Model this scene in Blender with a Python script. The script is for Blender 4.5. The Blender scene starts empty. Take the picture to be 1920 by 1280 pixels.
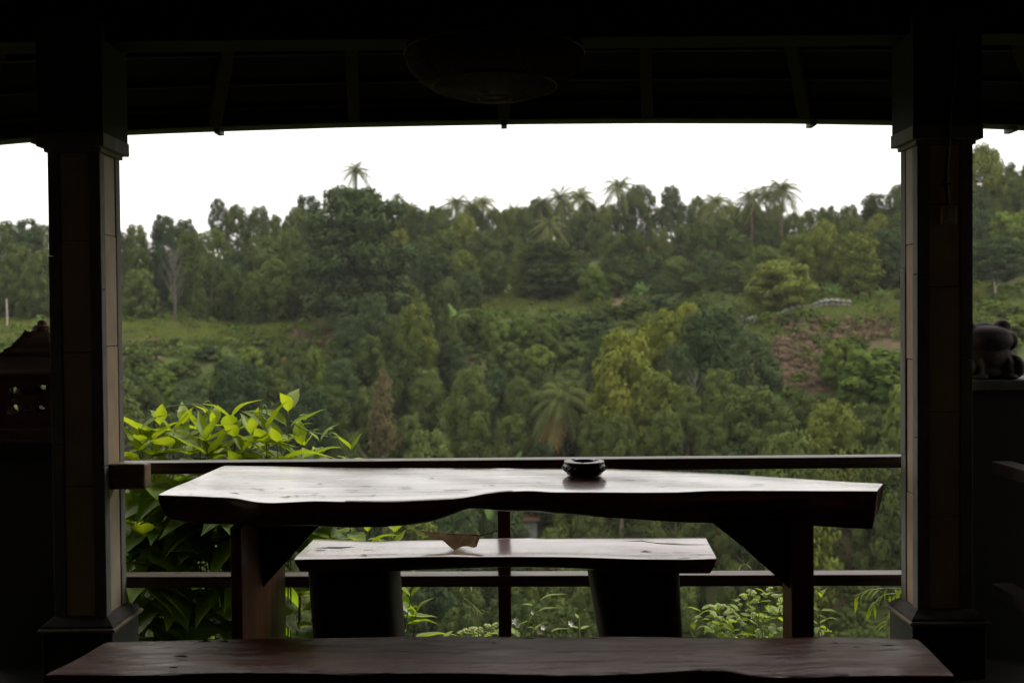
import bpy, bmesh, math, random
import numpy as np
from mathutils import Vector, Matrix, Euler

random.seed(7)
rng = np.random.default_rng(7)
R = math.radians
sc = bpy.context.scene
col = sc.collection

# ------------------------------------------------------------------ camera
FPX = 1867.0                       # focal length in pixels of a 1920 wide frame (35 mm lens)
EYE = Vector((0.0, 0.0, 1.27))
cam_d = bpy.data.cameras.new('camera')
cam = bpy.data.objects.new('camera', cam_d)
col.objects.link(cam)
CAMROT = (Matrix.Rotation(R(90 - 1.01), 3, 'X') @ Matrix.Rotation(R(-0.5), 3, 'Z'))
cam.matrix_world = Matrix.Translation(EYE) @ CAMROT.to_4x4()
cam_d.lens = 35.0
cam_d.sensor_width = 36.0
cam_d.clip_start = 0.05
cam_d.clip_end = 20000
cam_d.dof.use_dof = True
cam_d.dof.focus_distance = 3.7
cam_d.dof.aperture_fstop = 3.6
sc.camera = cam

# ------------------------------------------------------------------ sky and sun (bright overcast)
SUN_EL, SUN_AZ = 54.0, 75.0        # azimuth measured from +Y (view direction) towards +X
world = bpy.data.worlds.new('World')
sc.world = world
world.use_nodes = True
nt = world.node_tree
nt.nodes.clear()
wo = nt.nodes.new('ShaderNodeOutputWorld')
bg = nt.nodes.new('ShaderNodeBackground')
sky = nt.nodes.new('ShaderNodeTexSky')
sky.sky_type = 'NISHITA'
sky.sun_disc = False
sky.sun_elevation = R(SUN_EL)
sky.sun_rotation = R(SUN_AZ)
sky.dust_density = 3.0
cl = nt.nodes.new('ShaderNodeTexNoise')
cl.inputs['Scale'].default_value = 2.4
cl.inputs['Detail'].default_value = 5
cramp = nt.nodes.new('ShaderNodeValToRGB')
cramp.color_ramp.elements[0].position = 0.3
cramp.color_ramp.elements[0].color = (0.82, 0.80, 0.775, 1)
cramp.color_ramp.elements[1].position = 0.7
cramp.color_ramp.elements[1].color = (1.0, 0.94, 0.86, 1)
csc = nt.nodes.new('ShaderNodeVectorMath'); csc.operation = 'SCALE'
tcw = nt.nodes.new('ShaderNodeTexCoord'); sxyz = nt.nodes.new('ShaderNodeSeparateXYZ')
nt.links.new(tcw.outputs['Generated'], sxyz.inputs[0])
zen = nt.nodes.new('ShaderNodeMapRange')                  # overcast luminance (1 + 2 sin h) / 3
for k_, v_ in ((1, 0.0), (2, 1.0), (3, 5.6), (4, 13.5)): zen.inputs[k_].default_value = v_
nt.links.new(sxyz.outputs['Z'], zen.inputs[0]); nt.links.new(zen.outputs[0], csc.inputs['Scale'])
mx = nt.nodes.new('ShaderNodeMix'); mx.data_type = 'RGBA'
mx.inputs['Factor'].default_value = 0.9
nt.links.new(cl.outputs['Fac'], cramp.inputs['Fac'])
nt.links.new(cramp.outputs['Color'], csc.inputs[0])
nt.links.new(sky.outputs['Color'], mx.inputs['A'])
nt.links.new(csc.outputs['Vector'], mx.inputs['B'])
nt.links.new(mx.outputs['Result'], bg.inputs['Color'])
bg.inputs['Strength'].default_value = 0.11
nt.links.new(bg.outputs['Background'], wo.inputs['Surface'])

sun_d = bpy.data.lights.new('sun', 'SUN')
sun_d.energy = 1.5
sun_d.angle = R(12)
sun_d.color = (1.0, 0.95, 0.86)
sun = bpy.data.objects.new('sun', sun_d)
col.objects.link(sun)
sd = Vector((math.cos(R(SUN_EL)) * math.sin(R(SUN_AZ)), math.cos(R(SUN_EL)) * math.cos(R(SUN_AZ)), math.sin(R(SUN_EL))))
sun.rotation_euler = sd.to_track_quat('Z', 'Y').to_euler()
sun.location = (30, 30, 60)

vs = sc.view_settings
vs.view_transform = 'Standard'
vs.look = 'None'
vs.exposure = 1.4
vs.gamma = 1.0
vs.use_curve_mapping = False
sc.cycles.max_bounces = 6
sc.cycles.diffuse_bounces = 3
sc.cycles.glossy_bounces = 3
sc.cycles.transmission_bounces = 3
sc.cycles.volume_bounces = 0
sc.cycles.use_denoising = True

# ------------------------------------------------------------------ measuring helpers
def ray(x, y):
    return CAMROT @ Vector(((x - 960) / FPX, -(y - 640) / FPX, -1.0))
def at(x, y, d):                   # point d metres in front of the camera seen at frame position x, y
    v = ray(x, y); return EYE + v * (d / v.y)
def onz(x, y, z):                  # point at height z
    v = ray(x, y); return EYE + v * ((z - EYE.z) / v.z)
INV = CAMROT.transposed()
def proj(p):
    q = INV @ (Vector(p) - EYE)
    return 960 + FPX * q.x / -q.z, 640 - FPX * q.y / -q.z

# ------------------------------------------------------------------ materials
def newmat(name):
    m = bpy.data.materials.new(name); m.use_nodes = True
    t = m.node_tree; b = t.nodes['Principled BSDF']
    return m, t, b
def N(t, kind, **kw):
    n = t.nodes.new(kind)
    for k, v in kw.items():
        if k in n.inputs: n.inputs[k].default_value = v
        else: setattr(n, k, v)
    return n
def ramp(t, fac, stops):
    r = t.nodes.new('ShaderNodeValToRGB')
    e = r.color_ramp.elements
    while len(e) < len(stops): e.new(0.5)
    for i, (p, c) in enumerate(stops):
        e[i].position = p; e[i].color = (*c, 1)
    t.links.new(fac, r.inputs['Fac'])
    return r.outputs['Color']
def bump(t, b, h, strength, dist):
    n = N(t, 'ShaderNodeBump', Strength=strength, Distance=dist)
    t.links.new(h, n.inputs['Height']); t.links.new(n.outputs['Normal'], b.inputs['Normal'])
    return n
def coords(t, scale, kind='Object'):
    c = N(t, 'ShaderNodeTexCoord'); mp = N(t, 'ShaderNodeMapping', Scale=scale)
    t.links.new(c.outputs[kind], mp.inputs['Vector']); return mp.outputs['Vector']

def simple_mat(name, c0, c1, rough, scale=(6, 6, 6), bstr=0.3, bdist=0.004, spec=0.5, kind='Object', detail=6):
    m, t, b = newmat(name)
    v = coords(t, scale, kind)
    n = N(t, 'ShaderNodeTexNoise', Scale=1.0, Detail=detail, Roughness=0.6)
    t.links.new(v, n.inputs['Vector'])
    t.links.new(ramp(t, n.outputs['Fac'], [(0.3, c0), (0.7, c1)]), b.inputs['Base Color'])
    b.inputs['Roughness'].default_value = rough
    b.inputs['Specular IOR Level'].default_value = spec
    bump(t, b, n.outputs['Fac'], bstr, bdist)
    return m

def wood_mat(name, c0, c1, c2, rough, coat, coat_rough, gscale, relief, scratches=0.0, cior=1.5, spec=0.3, wave=0.0):
    """timber with grain along X"""
    m, t, b = newmat(name)
    v = coords(t, gscale)
    n1 = N(t, 'ShaderNodeTexNoise', Scale=1.0, Detail=8, Roughness=0.62, Distortion=0.6)
    t.links.new(v, n1.inputs['Vector'])
    v2 = coords(t, (gscale[0] * 0.35, gscale[1] * 5, gscale[2] * 5))
    n2 = N(t, 'ShaderNodeTexNoise', Scale=1.0, Detail=4, Roughness=0.7)
    t.links.new(v2, n2.inputs['Vector'])
    mixn = N(t, 'ShaderNodeMath', operation='MULTIPLY_ADD'); mixn.inputs[1].default_value = 0.45
    t.links.new(n2.outputs['Fac'], mixn.inputs[0]); t.links.new(n1.outputs['Fac'], mixn.inputs[2])
    t.links.new(ramp(t, mixn.outputs[0], [(0.5, c0), (0.72, c1), (0.95, c2)]), b.inputs['Base Color'])
    b.inputs['Roughness'].default_value = rough
    b.inputs['Coat Weight'].default_value = coat
    b.inputs['Coat Roughness'].default_value = coat_rough
    b.inputs['Coat IOR'].default_value = cior
    b.inputs['Specular IOR Level'].default_value = spec
    h = mixn.outputs[0]
    if wave:                                              # broad hand-planed unevenness
        vw = coords(t, (3.0, 13, 13)); nw = N(t, 'ShaderNodeTexNoise', Scale=1.0, Detail=3, Distortion=0.4); t.links.new(vw, nw.inputs['Vector'])
        ad = N(t, 'ShaderNodeMath', operation='MULTIPLY_ADD'); ad.inputs[1].default_value = wave * 3
        t.links.new(nw.outputs['Fac'], ad.inputs[0]); t.links.new(h, ad.inputs[2]); h = ad.outputs[0]
    if scratches:
        v3 = coords(t, (7, 55, 55))
        n3 = N(t, 'ShaderNodeTexNoise', Scale=1.0, Detail=3, Roughness=0.5, Distortion=1.5)
        t.links.new(v3, n3.inputs['Vector'])
        v4 = coords(t, (2.2, 4.5, 4.5))
        n4 = N(t, 'ShaderNodeTexNoise', Scale=1.0, Detail=2)
        t.links.new(v4, n4.inputs['Vector'])
        g1 = N(t, 'ShaderNodeMapRange'); g1.inputs[1].default_value = 0.665; g1.inputs[2].default_value = 0.70
        t.links.new(n3.outputs['Fac'], g1.inputs[0])
        g2 = N(t, 'ShaderNodeMapRange'); g2.inputs[1].default_value = 0.50; g2.inputs[2].default_value = 0.58
        t.links.new(n4.outputs['Fac'], g2.inputs[0])
        mm = N(t, 'ShaderNodeMath', operation='MULTIPLY')
        t.links.new(g1.outputs[0], mm.inputs[0]); t.links.new(g2.outputs[0], mm.inputs[1])
        sub = N(t, 'ShaderNodeMath', operation='MULTIPLY_ADD'); sub.inputs[1].default_value = -scratches
        t.links.new(mm.outputs[0], sub.inputs[0]); t.links.new(h, sub.inputs[2])
        h = sub.outputs[0]
        cw = N(t, 'ShaderNodeMath', operation='MULTIPLY_ADD'); cw.inputs[1].default_value = -coat; cw.inputs[2].default_value = coat
        t.links.new(mm.outputs[0], cw.inputs[0])
        ws = N(t, 'ShaderNodeMapRange'); ws.inputs[1].default_value = 0.45; ws.inputs[2].default_value = 0.85; ws.inputs[3].default_value = 0.74; ws.inputs[4].default_value = 1.0
        t.links.new(mixn.outputs[0], ws.inputs[0])                # varnish worn thinner along some of the grain
        wm = N(t, 'ShaderNodeMath', operation='MULTIPLY'); t.links.new(cw.outputs[0], wm.inputs[0]); t.links.new(ws.outputs[0], wm.inputs[1])
        t.links.new(wm.outputs[0], b.inputs['Coat Weight'])
        sp = N(t, 'ShaderNodeMath', operation='MULTIPLY_ADD'); sp.inputs[1].default_value = -spec * 0.9; sp.inputs[2].default_value = spec
        t.links.new(mm.outputs[0], sp.inputs[0]); t.links.new(sp.outputs[0], b.inputs['Specular IOR Level'])
    n = bump(t, b, h, relief, 0.004)
    t.links.new(n.outputs['Normal'], b.inputs['Coat Normal'])
    return m

M = {}
M['table'] = wood_mat('varnished_red_wood', (0.06, 0.015, 0.006), (0.15, 0.040, 0.017), (0.24, 0.080, 0.034), 0.35, 1.0, 0.10, (1.6, 16, 16), 0.22, 0.9, 1.85, 0.3)
M['bench'] = wood_mat('varnished_red_wood_bench', (0.07, 0.016, 0.007), (0.17, 0.045, 0.019), (0.26, 0.085, 0.036), 0.35, 1.0, 0.11, (1.8, 15, 15), 0.27, 0.9, 1.75, 0.3)
M['near_bench'] = wood_mat('worn_red_wood', (0.08, 0.016, 0.006), (0.21, 0.047, 0.018), (0.32, 0.085, 0.035), 0.5, 0.58, 0.10, (2.4, 20, 20), 1.0, 0.9, 1.52, 0.04, 1.3)
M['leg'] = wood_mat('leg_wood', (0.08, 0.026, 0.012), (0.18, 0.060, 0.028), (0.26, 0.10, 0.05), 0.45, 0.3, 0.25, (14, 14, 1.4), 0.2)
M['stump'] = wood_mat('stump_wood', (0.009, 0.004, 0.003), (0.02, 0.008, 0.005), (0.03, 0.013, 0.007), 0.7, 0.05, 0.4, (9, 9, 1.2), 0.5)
M['rail'] = wood_mat('weathered_rail_wood', (0.03, 0.018, 0.012), (0.08, 0.05, 0.036), (0.19, 0.14, 0.11), 0.55, 0.25, 0.35, (2.0, 22, 22), 0.4, 0.5)
M['bracket'] = wood_mat('pale_block_wood', (0.10, 0.07, 0.04), (0.20, 0.14, 0.08), (0.28, 0.21, 0.13), 0.6, 0.2, 0.3, (14, 4, 14), 0.3)
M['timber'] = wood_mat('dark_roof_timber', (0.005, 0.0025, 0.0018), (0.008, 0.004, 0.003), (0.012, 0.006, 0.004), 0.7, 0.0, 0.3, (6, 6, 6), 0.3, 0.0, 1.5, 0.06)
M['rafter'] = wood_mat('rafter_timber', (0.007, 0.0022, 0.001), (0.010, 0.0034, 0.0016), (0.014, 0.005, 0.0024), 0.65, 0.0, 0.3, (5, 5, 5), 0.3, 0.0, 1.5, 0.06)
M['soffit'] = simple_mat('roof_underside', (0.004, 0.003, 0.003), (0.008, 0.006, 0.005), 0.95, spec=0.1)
M['gutter'] = simple_mat('gutter_green_paint', (0.020, 0.026, 0.020), (0.03, 0.037, 0.03), 0.6, (8, 8, 8), 0.1)
M['floor'] = simple_mat('dark_floor_tile', (0.006, 0.0055, 0.005), (0.011, 0.010, 0.009), 0.9, (5, 5, 5), 0.1, spec=0.1)
M['wall'] = simple_mat('pale_bounce_wall', (0.36, 0.29, 0.22), (0.48, 0.40, 0.31), 0.8, (2, 2, 20), 0.2)  # pale tone chosen to bounce fill light onto the column fronts
M['plinth'] = simple_mat('black_plinth_paint', (0.012, 0.013, 0.015), (0.028, 0.030, 0.034), 0.6, (9, 9, 9), 0.3)
M['mortar'] = simple_mat('dark_mortar', (0.03, 0.027, 0.024), (0.055, 0.05, 0.045), 0.9, (30, 30, 30), 0.5)
M['lip'] = simple_mat('sandstone_lip', (0.12, 0.095, 0.065), (0.21, 0.165, 0.115), 0.8, (14, 14, 14), 0.3)
M['strip'] = simple_mat('grey_stone_trim', (0.11, 0.106, 0.092), (0.185, 0.178, 0.157), 0.85, (30, 30, 9), 0.6)
TILES = []
for i, (a, b_) in enumerate([((0.30, 0.20, 0.115), (0.42, 0.30, 0.185)), ((0.28, 0.22, 0.155), (0.38, 0.31, 0.23)),
                             ((0.32, 0.235, 0.145), (0.44, 0.335, 0.215)), ((0.29, 0.205, 0.135), (0.39, 0.29, 0.20))]):
    TILES.append(simple_mat('sandstone_tile_%s' % ['ochre', 'grey', 'honey', 'rose'][i], a, b_, 0.75, (11, 11, 5), 0.4))
M['terracotta'] = simple_mat('terracotta', (0.055, 0.022, 0.014), (0.12, 0.048, 0.03), 0.85, (18, 18, 18), 0.5)
M['statue'] = simple_mat('weathered_statue_stone', (0.018, 0.012, 0.010), (0.055, 0.036, 0.03), 0.85, (16, 16, 16), 0.6, 0.006)
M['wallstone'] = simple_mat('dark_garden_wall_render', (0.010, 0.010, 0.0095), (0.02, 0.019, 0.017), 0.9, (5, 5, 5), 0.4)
M['slab'] = simple_mat('coping_stone', (0.05, 0.048, 0.042), (0.10, 0.095, 0.085), 0.85, (9, 9, 9), 0.5)
M['ashtray'] = simple_mat('black_glazed_ceramic', (0.010, 0.009, 0.008), (0.022, 0.019, 0.016), 0.28, (20, 20, 20), 0.15)
M['ash_in'] = simple_mat('ashtray_bowl', (0.03, 0.03, 0.03), (0.06, 0.06, 0.055), 0.5)
M['dead_leaf'] = simple_mat('dry_brown_leaf', (0.13, 0.068, 0.036), (0.30, 0.18, 0.10), 0.8, (25, 25, 25), 0.6, 0.003)
M['vein'] = simple_mat('dry_leaf_vein', (0.22, 0.14, 0.08), (0.34, 0.23, 0.14), 0.8)
M['wicker'] = simple_mat('woven_wicker', (0.05, 0.034, 0.02), (0.10, 0.07, 0.042), 0.8, (60, 60, 10), 0.6)
M['white_plastic'] = simple_mat('aged_plastic', (0.28, 0.24, 0.17), (0.38, 0.33, 0.24), 0.5, (12, 12, 12), 0.1)
M['cable'] = simple_mat('black_cable', (0.012, 0.012, 0.012), (0.02, 0.02, 0.02), 0.5)
M['crack'] = simple_mat('wood_crack', (0.004, 0.003, 0.002), (0.01, 0.006, 0.004), 1.0, spec=0.0)
M['bark'] = simple_mat('grey_bark', (0.07, 0.055, 0.042), (0.17, 0.14, 0.11), 0.95, (3, 3, 0.8), 0.7, 0.05)
M['pale_bark'] = simple_mat('pale_bark', (0.24, 0.20, 0.16), (0.40, 0.35, 0.29), 0.9, (3, 3, 0.8), 0.5, 0.05)
M['twig'] = simple_mat('grey_twig', (0.040, 0.036, 0.028), (0.075, 0.068, 0.055), 0.9, (3, 3, 0.8), 0.5, 0.05)
M['rusty'] = simple_mat('rusty_roof_sheet', (0.20, 0.10, 0.06), (0.32, 0.20, 0.13), 0.7, (1.6, 1.6, 1.6), 0.2)
M['grey_render'] = simple_mat('grey_render', (0.20, 0.20, 0.20), (0.30, 0.30, 0.29), 0.9, (1.2, 1.2, 1.2), 0.2)
M['dark_open'] = simple_mat('dark_interior', (0.012, 0.012, 0.012), (0.02, 0.02, 0.02), 0.9)
M['fieldstone'] = simple_mat('field_stone', (0.075, 0.072, 0.064), (0.155, 0.15, 0.135), 0.95, (2, 2, 2), 0.6, 0.05)
M['flower_white'] = simple_mat('white_petal', (0.6, 0.62, 0.56), (0.75, 0.76, 0.7), 0.6)
M['flower_green'] = simple_mat('pale_green_floret', (0.32, 0.40, 0.12), (0.50, 0.55, 0.24), 0.7, (60, 60, 60), 0.3)
M['stem'] = simple_mat('green_stem', (0.10, 0.15, 0.03), (0.20, 0.26, 0.06), 0.6)
M['stem_dark'] = simple_mat('brown_green_stem', (0.05, 0.06, 0.02), (0.10, 0.11, 0.04), 0.7)

def leaf_mat(name, dark, light, trans=0.35, tcol=None, var=0.5, rough=0.6, gloss=0.0):
    """foliage: colour varies from tree to tree and from leaf to leaf; light also passes through the leaf"""
    m = bpy.data.materials.new(name); m.use_nodes = True
    t = m.node_tree; t.nodes.clear()
    out = N(t, 'ShaderNodeOutputMaterial')
    oi = N(t, 'ShaderNodeObjectInfo')
    av = N(t, 'ShaderNodeAttribute', attribute_name='tint')
    add = N(t, 'ShaderNodeMath', operation='MULTIPLY_ADD'); add.inputs[1].default_value = var
    t.links.new(oi.outputs['Random'], add.inputs[0])
    sc_ = N(t, 'ShaderNodeMath', operation='MULTIPLY'); sc_.inputs[1].default_value = 1 - var * 0.9
    t.links.new(av.outputs['Fac'], sc_.inputs[0]); t.links.new(sc_.outputs[0], add.inputs[2])
    c = ramp(t, add.outputs[0], [(0.1, dark), (0.9, light)])
    d = N(t, 'ShaderNodeBsdfDiffuse'); tr = N(t, 'ShaderNodeBsdfTranslucent')
    t.links.new(c, d.inputs['Color'])
    if tcol:
        mm = N(t, 'ShaderNodeMix', data_type='RGBA', blend_type='MULTIPLY'); mm.inputs['Factor'].default_value = 1
        t.links.new(c, mm.inputs['A']); mm.inputs['B'].default_value = (*tcol, 1)
        t.links.new(mm.outputs['Result'], tr.inputs['Color'])
    else:
        t.links.new(c, tr.inputs['Color'])
    ms = N(t, 'ShaderNodeMixShader', Fac=trans)
    t.links.new(d.outputs[0], ms.inputs[1]); t.links.new(tr.outputs[0], ms.inputs[2])
    res = ms.outputs[0]
    if gloss:
        g = N(t, 'ShaderNodeBsdfGlossy', Roughness=rough); g.inputs['Color'].default_value = (1, 1, 1, 1)
        lw = N(t, 'ShaderNodeLayerWeight', Blend=0.25)
        gm = N(t, 'ShaderNodeMath', operation='MULTIPLY'); gm.inputs[1].default_value = gloss
        t.links.new(lw.outputs['Fresnel'], gm.inputs[0])
        m2 = N(t, 'ShaderNodeMixShader')
        t.links.new(gm.outputs[0], m2.inputs[0]); t.links.new(res, m2.inputs[1]); t.links.new(g.outputs[0], m2.inputs[2])
        res = m2.outputs[0]
    t.links.new(res, out.inputs['Surface'])
    return m
L = {}
L['clove'] = leaf_mat('clove_leaf', (0.023, 0.036, 0.011), (0.074, 0.094, 0.026), 0.08)
L['yellow'] = leaf_mat('clove_young_leaf', (0.036, 0.053, 0.011), (0.106, 0.122, 0.026), 0.08)
L['sunny'] = leaf_mat('clove_sunlit_leaf', (0.050, 0.068, 0.011), (0.150, 0.160, 0.028), 0.1)  # sunlit look of the knoll trees put into a lighter leaf colour
L['deep'] = leaf_mat('dark_leaf', (0.018, 0.032, 0.013), (0.050, 0.070, 0.027), 0.08)
L['bright'] = leaf_mat('fresh_leaf', (0.033, 0.056, 0.011), (0.084, 0.112, 0.023), 0.08)
L['brown'] = leaf_mat('brownish_leaf', (0.056, 0.050, 0.022), (0.112, 0.096, 0.044), 0.08)
L['palm'] = leaf_mat('palm_frond', (0.034, 0.048, 0.016), (0.105, 0.114, 0.038), 0.25)
L['palm_dry'] = leaf_mat('dry_palm_frond', (0.16, 0.10, 0.04), (0.30, 0.20, 0.09), 0.3)
L['banana'] = leaf_mat('banana_leaf', (0.04, 0.075, 0.02), (0.09, 0.14, 0.04), 0.35)
L['grass'] = leaf_mat('grass_blade', (0.050, 0.074, 0.014), (0.120, 0.138, 0.030), 0.3)
L['cover'] = leaf_mat('undergrowth_leaf', (0.022, 0.036, 0.010), (0.068, 0.090, 0.023), 0.2)
L['dead'] = leaf_mat('dry_leaf_blade', (0.38, 0.30, 0.19), (0.56, 0.46, 0.31), 0.8)
L['dry'] = leaf_mat('dry_brush', (0.070, 0.050, 0.032), (0.14, 0.102, 0.066), 0.2)
L['young'] = leaf_mat('shrub_young_leaf', (0.11, 0.175, 0.016), (0.20, 0.255, 0.026), 0.62, (1.5, 1.4, 0.45), 0.45, 0.5, 0.03)
L['mature'] = leaf_mat('shrub_leaf', (0.075, 0.145, 0.014), (0.14, 0.215, 0.022), 0.55, (1.6, 1.5, 0.45), 0.6, 0.45, 0.06)
L['flower_leaf'] = leaf_mat('hempweed_leaf', (0.12, 0.20, 0.016), (0.25, 0.32, 0.04), 0.55, (1.4, 1.35, 0.5), 0.6, 0.5, 0.03)

# ------------------------------------------------------------------ mesh helpers
class MB:
    def __init__(s): s.v = []; s.f = []
    def poly(s, pts, faces):
        o = len(s.v); s.v += [tuple(p) for p in pts]; s.f += [tuple(i + o for i in f) for f in faces]
    def box(s, a, b):
        x0, y0, z0 = a; x1, y1, z1 = b
        s.poly([(x0, y0, z0), (x1, y0, z0), (x1, y1, z0), (x0, y1, z0), (x0, y0, z1), (x1, y0, z1), (x1, y1, z1), (x0, y1, z1)],
               [(0, 3, 2, 1), (4, 5, 6, 7), (0, 1, 5, 4), (1, 2, 6, 5), (2, 3, 7, 6), (3, 0, 4, 7)])
    def bar(s, p, q, w, h, up=(0, 0, 1)):
        p = Vector(p); q = Vector(q); d = (q - p).normalized()
        sx = d.cross(Vector(up)).normalized(); uz = sx.cross(d)
        pts = []
        for e in (p, q):
            for a, b in ((-1, -1), (1, -1), (1, 1), (-1, 1)):
                pts.append(e + sx * a * w / 2 + uz * b * h / 2)
        s.poly(pts, [(0, 1, 2, 3), (7, 6, 5, 4), (0, 4, 5, 1), (1, 5, 6, 2), (2, 6, 7, 3), (3, 7, 4, 0)])
    def tube(s, pts, radii, n=8, cap=True):
        pts = [Vector(p) for p in pts]
        if not hasattr(radii, '__len__'): radii = [radii] * len(pts)
        o = len(s.v); ref = Vector((0.3, 0.9, 0.17))
        for i, p in enumerate(pts):
            d = (pts[min(i + 1, len(pts) - 1)] - pts[max(i - 1, 0)]).normalized()
            a = d.cross(ref)
            if a.length < 1e-3: a = d.cross(Vector((1, 0, 0)))
            a.normalize(); b = d.cross(a)
            for k in range(n):
                t = 2 * math.pi * k / n
                s.v.append(tuple(p + (a * math.cos(t) + b * math.sin(t)) * radii[i]))
        for i in range(len(pts) - 1):
            for k in range(n):
                k2 = (k + 1) % n
                s.f.append((o + i * n + k, o + i * n + k2, o + (i + 1) * n + k2, o + (i + 1) * n + k))
        if cap:
            s.f.append(tuple(o + k for k in range(n))[::-1])
            s.f.append(tuple(o + (len(pts) - 1) * n + k for k in range(n)))
    def lathe(s, prof, n=32, c=(0, 0, 0), sq=False, rot=0.0):
        o = len(s.v)
        for r, z in prof:
            for k in range(n):
                t = 2 * math.pi * k / n + rot
                s.v.append((c[0] + r * math.cos(t), c[1] + r * math.sin(t), c[2] + z))
        for i in range(len(prof) - 1):
            for k in range(n):
                k2 = (k + 1) % n
                s.f.append((o + i * n + k, o + i * n + k2, o + (i + 1) * n + k2, o + (i + 1) * n + k))
        s.f.append(tuple(o + k for k in range(n))[::-1])
        s.f.append(tuple(o + (len(prof) - 1) * n + k for k in range(n)))
    def mesh(s, name, smooth=None):
        me = bpy.data.meshes.new(name); me.from_pydata(s.v, [], s.f)
        if smooth is not None:
            me.shade_smooth()
            me.set_sharp_from_angle(angle=R(smooth))
        return me
    def build(s, name, mat, parent=None, smooth=None, bevel=0.0):
        return put(name, s.mesh(name, smooth), mat, parent, bevel)

def put(name, me, mat, parent=None, bevel=0.0):
    if mat and not me.materials: me.materials.append(mat)
    o = bpy.data.objects.new(name, me); col.objects.link(o)
    if parent: o.parent = parent
    if bevel:
        b = o.modifiers.new('bevel', 'BEVEL'); b.width = bevel; b.segments = 2; b.limit_method = 'ANGLE'; b.angle_limit = R(40)
    return o
def tag(o, label=None, cat=None, group=None, kind=None):
    if label: o['label'] = label
    if cat: o['category'] = cat
    if group: o['group'] = group
    if kind: o['kind'] = kind
    return o
def empty(name, loc=(0, 0, 0), rz=0.0):
    o = bpy.data.objects.new(name, None); col.objects.link(o)
    o.location = loc; o.rotation_euler = (0, 0, rz); o.empty_display_size = 0.1
    return o
def np_mesh(name, verts, faces, tint=None, mat=None):
    """verts Nx3, faces MxK arrays"""
    me = bpy.data.meshes.new(name)
    nv, (nf, k) = len(verts), faces.shape
    me.vertices.add(nv); me.vertices.foreach_set('co', np.asarray(verts, np.float32).ravel())
    me.loops.add(nf * k); me.loops.foreach_set('vertex_index', faces.astype(np.int32).ravel())
    me.polygons.add(nf); me.polygons.foreach_set('loop_start', np.arange(0, nf * k, k, dtype=np.int32))
    me.update(calc_edges=True)
    if tint is not None:
        a = me.attributes.new('tint', 'FLOAT', 'FACE'); a.data.foreach_set('value', np.asarray(tint, np.float32))
    if mat: me.materials.append(mat)
    return me

# ------------------------------------------------------------------ terrain
COLS = [(-900, [(0, -1.0), (6, -1.8), (30, -15), (58, -26), (72, -20), (82, -13), (92, -6), (99, -1), (104, 1.2), (114, 2.2), (130, 6), (150, 10), (175, 13), (230, 12), (400, -10), (900, -40)]),
        (0,    [(0, -1.0), (6, -1.8), (30, -15), (58, -26), (72, -20), (82, -13), (92, -6), (98, -2.2), (103, 0.3), (113, 1.9), (118, 2.4), (130, 5.5), (150, 9), (175, 12), (230, 12), (400, -10), (900, -40)]),
        (300,  [(0, -1.0), (6, -1.8), (30, -15), (58, -26), (71, -21.5), (80, -15), (90, -8), (98, -2.6), (103, 0.3), (113, 1.5), (118, 2.0), (130, 5), (150, 9.5), (175, 12), (230, 12), (400, -10), (900, -40)]),
        (650,  [(0, -1.0), (6, -1.8), (30, -15), (60, -26), (74, -21.5), (84, -16), (94, -9), (102, -4.0), (108, -1), (116, 1.5), (124, 3.2), (135, 6), (155, 10.5), (180, 13), (230, 13), (400, -10), (900, -40)]),
        (950,  [(0, -1.0), (6, -1.8), (30, -15), (62, -26), (78, -21.5), (90, -15), (100, -9), (108, -3.5), (115, 1.2), (124, 3.9), (132, 5.2), (142, 8.5), (160, 13), (180, 16), (230, 15), (400, -10), (900, -40)]),
        (1200, [(0, -1.0), (6, -1.8), (30, -15), (60, -25), (74, -19), (84, -12.5), (95, -7), (104, -3), (112, 1.0), (120, 4.0), (130, 6.0), (142, 9.5), (160, 13.5), (180, 16), (230, 15), (400, -10), (900, -40)]),
        (1500, [(0, -1.0), (6, -1.8), (28, -14), (52, -25), (62, -19), (72, -13), (80, -9.0), (88, -4.5), (97, 1.3), (100, 2.3), (104, 3.1), (112, 4.2), (125, 7.5), (145, 12.5), (170, 16), (230, 15), (400, -10), (900, -40)]),
        (1750, [(0, -1.0), (6, -1.8), (28, -14), (50, -24), (60, -18), (70, -12), (80, -6.5), (88, -2), (96, 2.2), (104, 4.2), (112, 6.5), (122, 10), (142, 16), (170, 22), (230, 22), (400, -5), (900, -40)]),
        (1950, [(0, -1.0), (6, -1.8), (28, -14), (50, -23), (60, -17), (70, -11), (80, -5.5), (88, -1.2), (95, 2.2), (103, 4.6), (110, 8), (120, 13), (140, 20), (170, 26), (230, 26), (400, -5), (900, -40)]),
        (2900, [(0, -1.0), (6, -1.8), (28, -14), (50, -22), (60, -15), (70, -9), (80, -3), (88, 2), (95, 6), (103, 10), (110, 14), (120, 19), (140, 26), (170, 32), (230, 32), (400, 0), (900, -40)])]
CU = [(c[0] - 960) / FPX for c in COLS]
CD = [np.array(c[1], float) for c in COLS]
def vnoise(x, y):
    return (np.sin(x * 0.31 + 1.3) * np.cos(y * 0.27 + 0.4) * 0.5 + np.sin(x * 0.73 + y * 0.41) * 0.3 + np.sin(x * 1.7 - y * 1.3 + 2.0) * 0.14)
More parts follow.
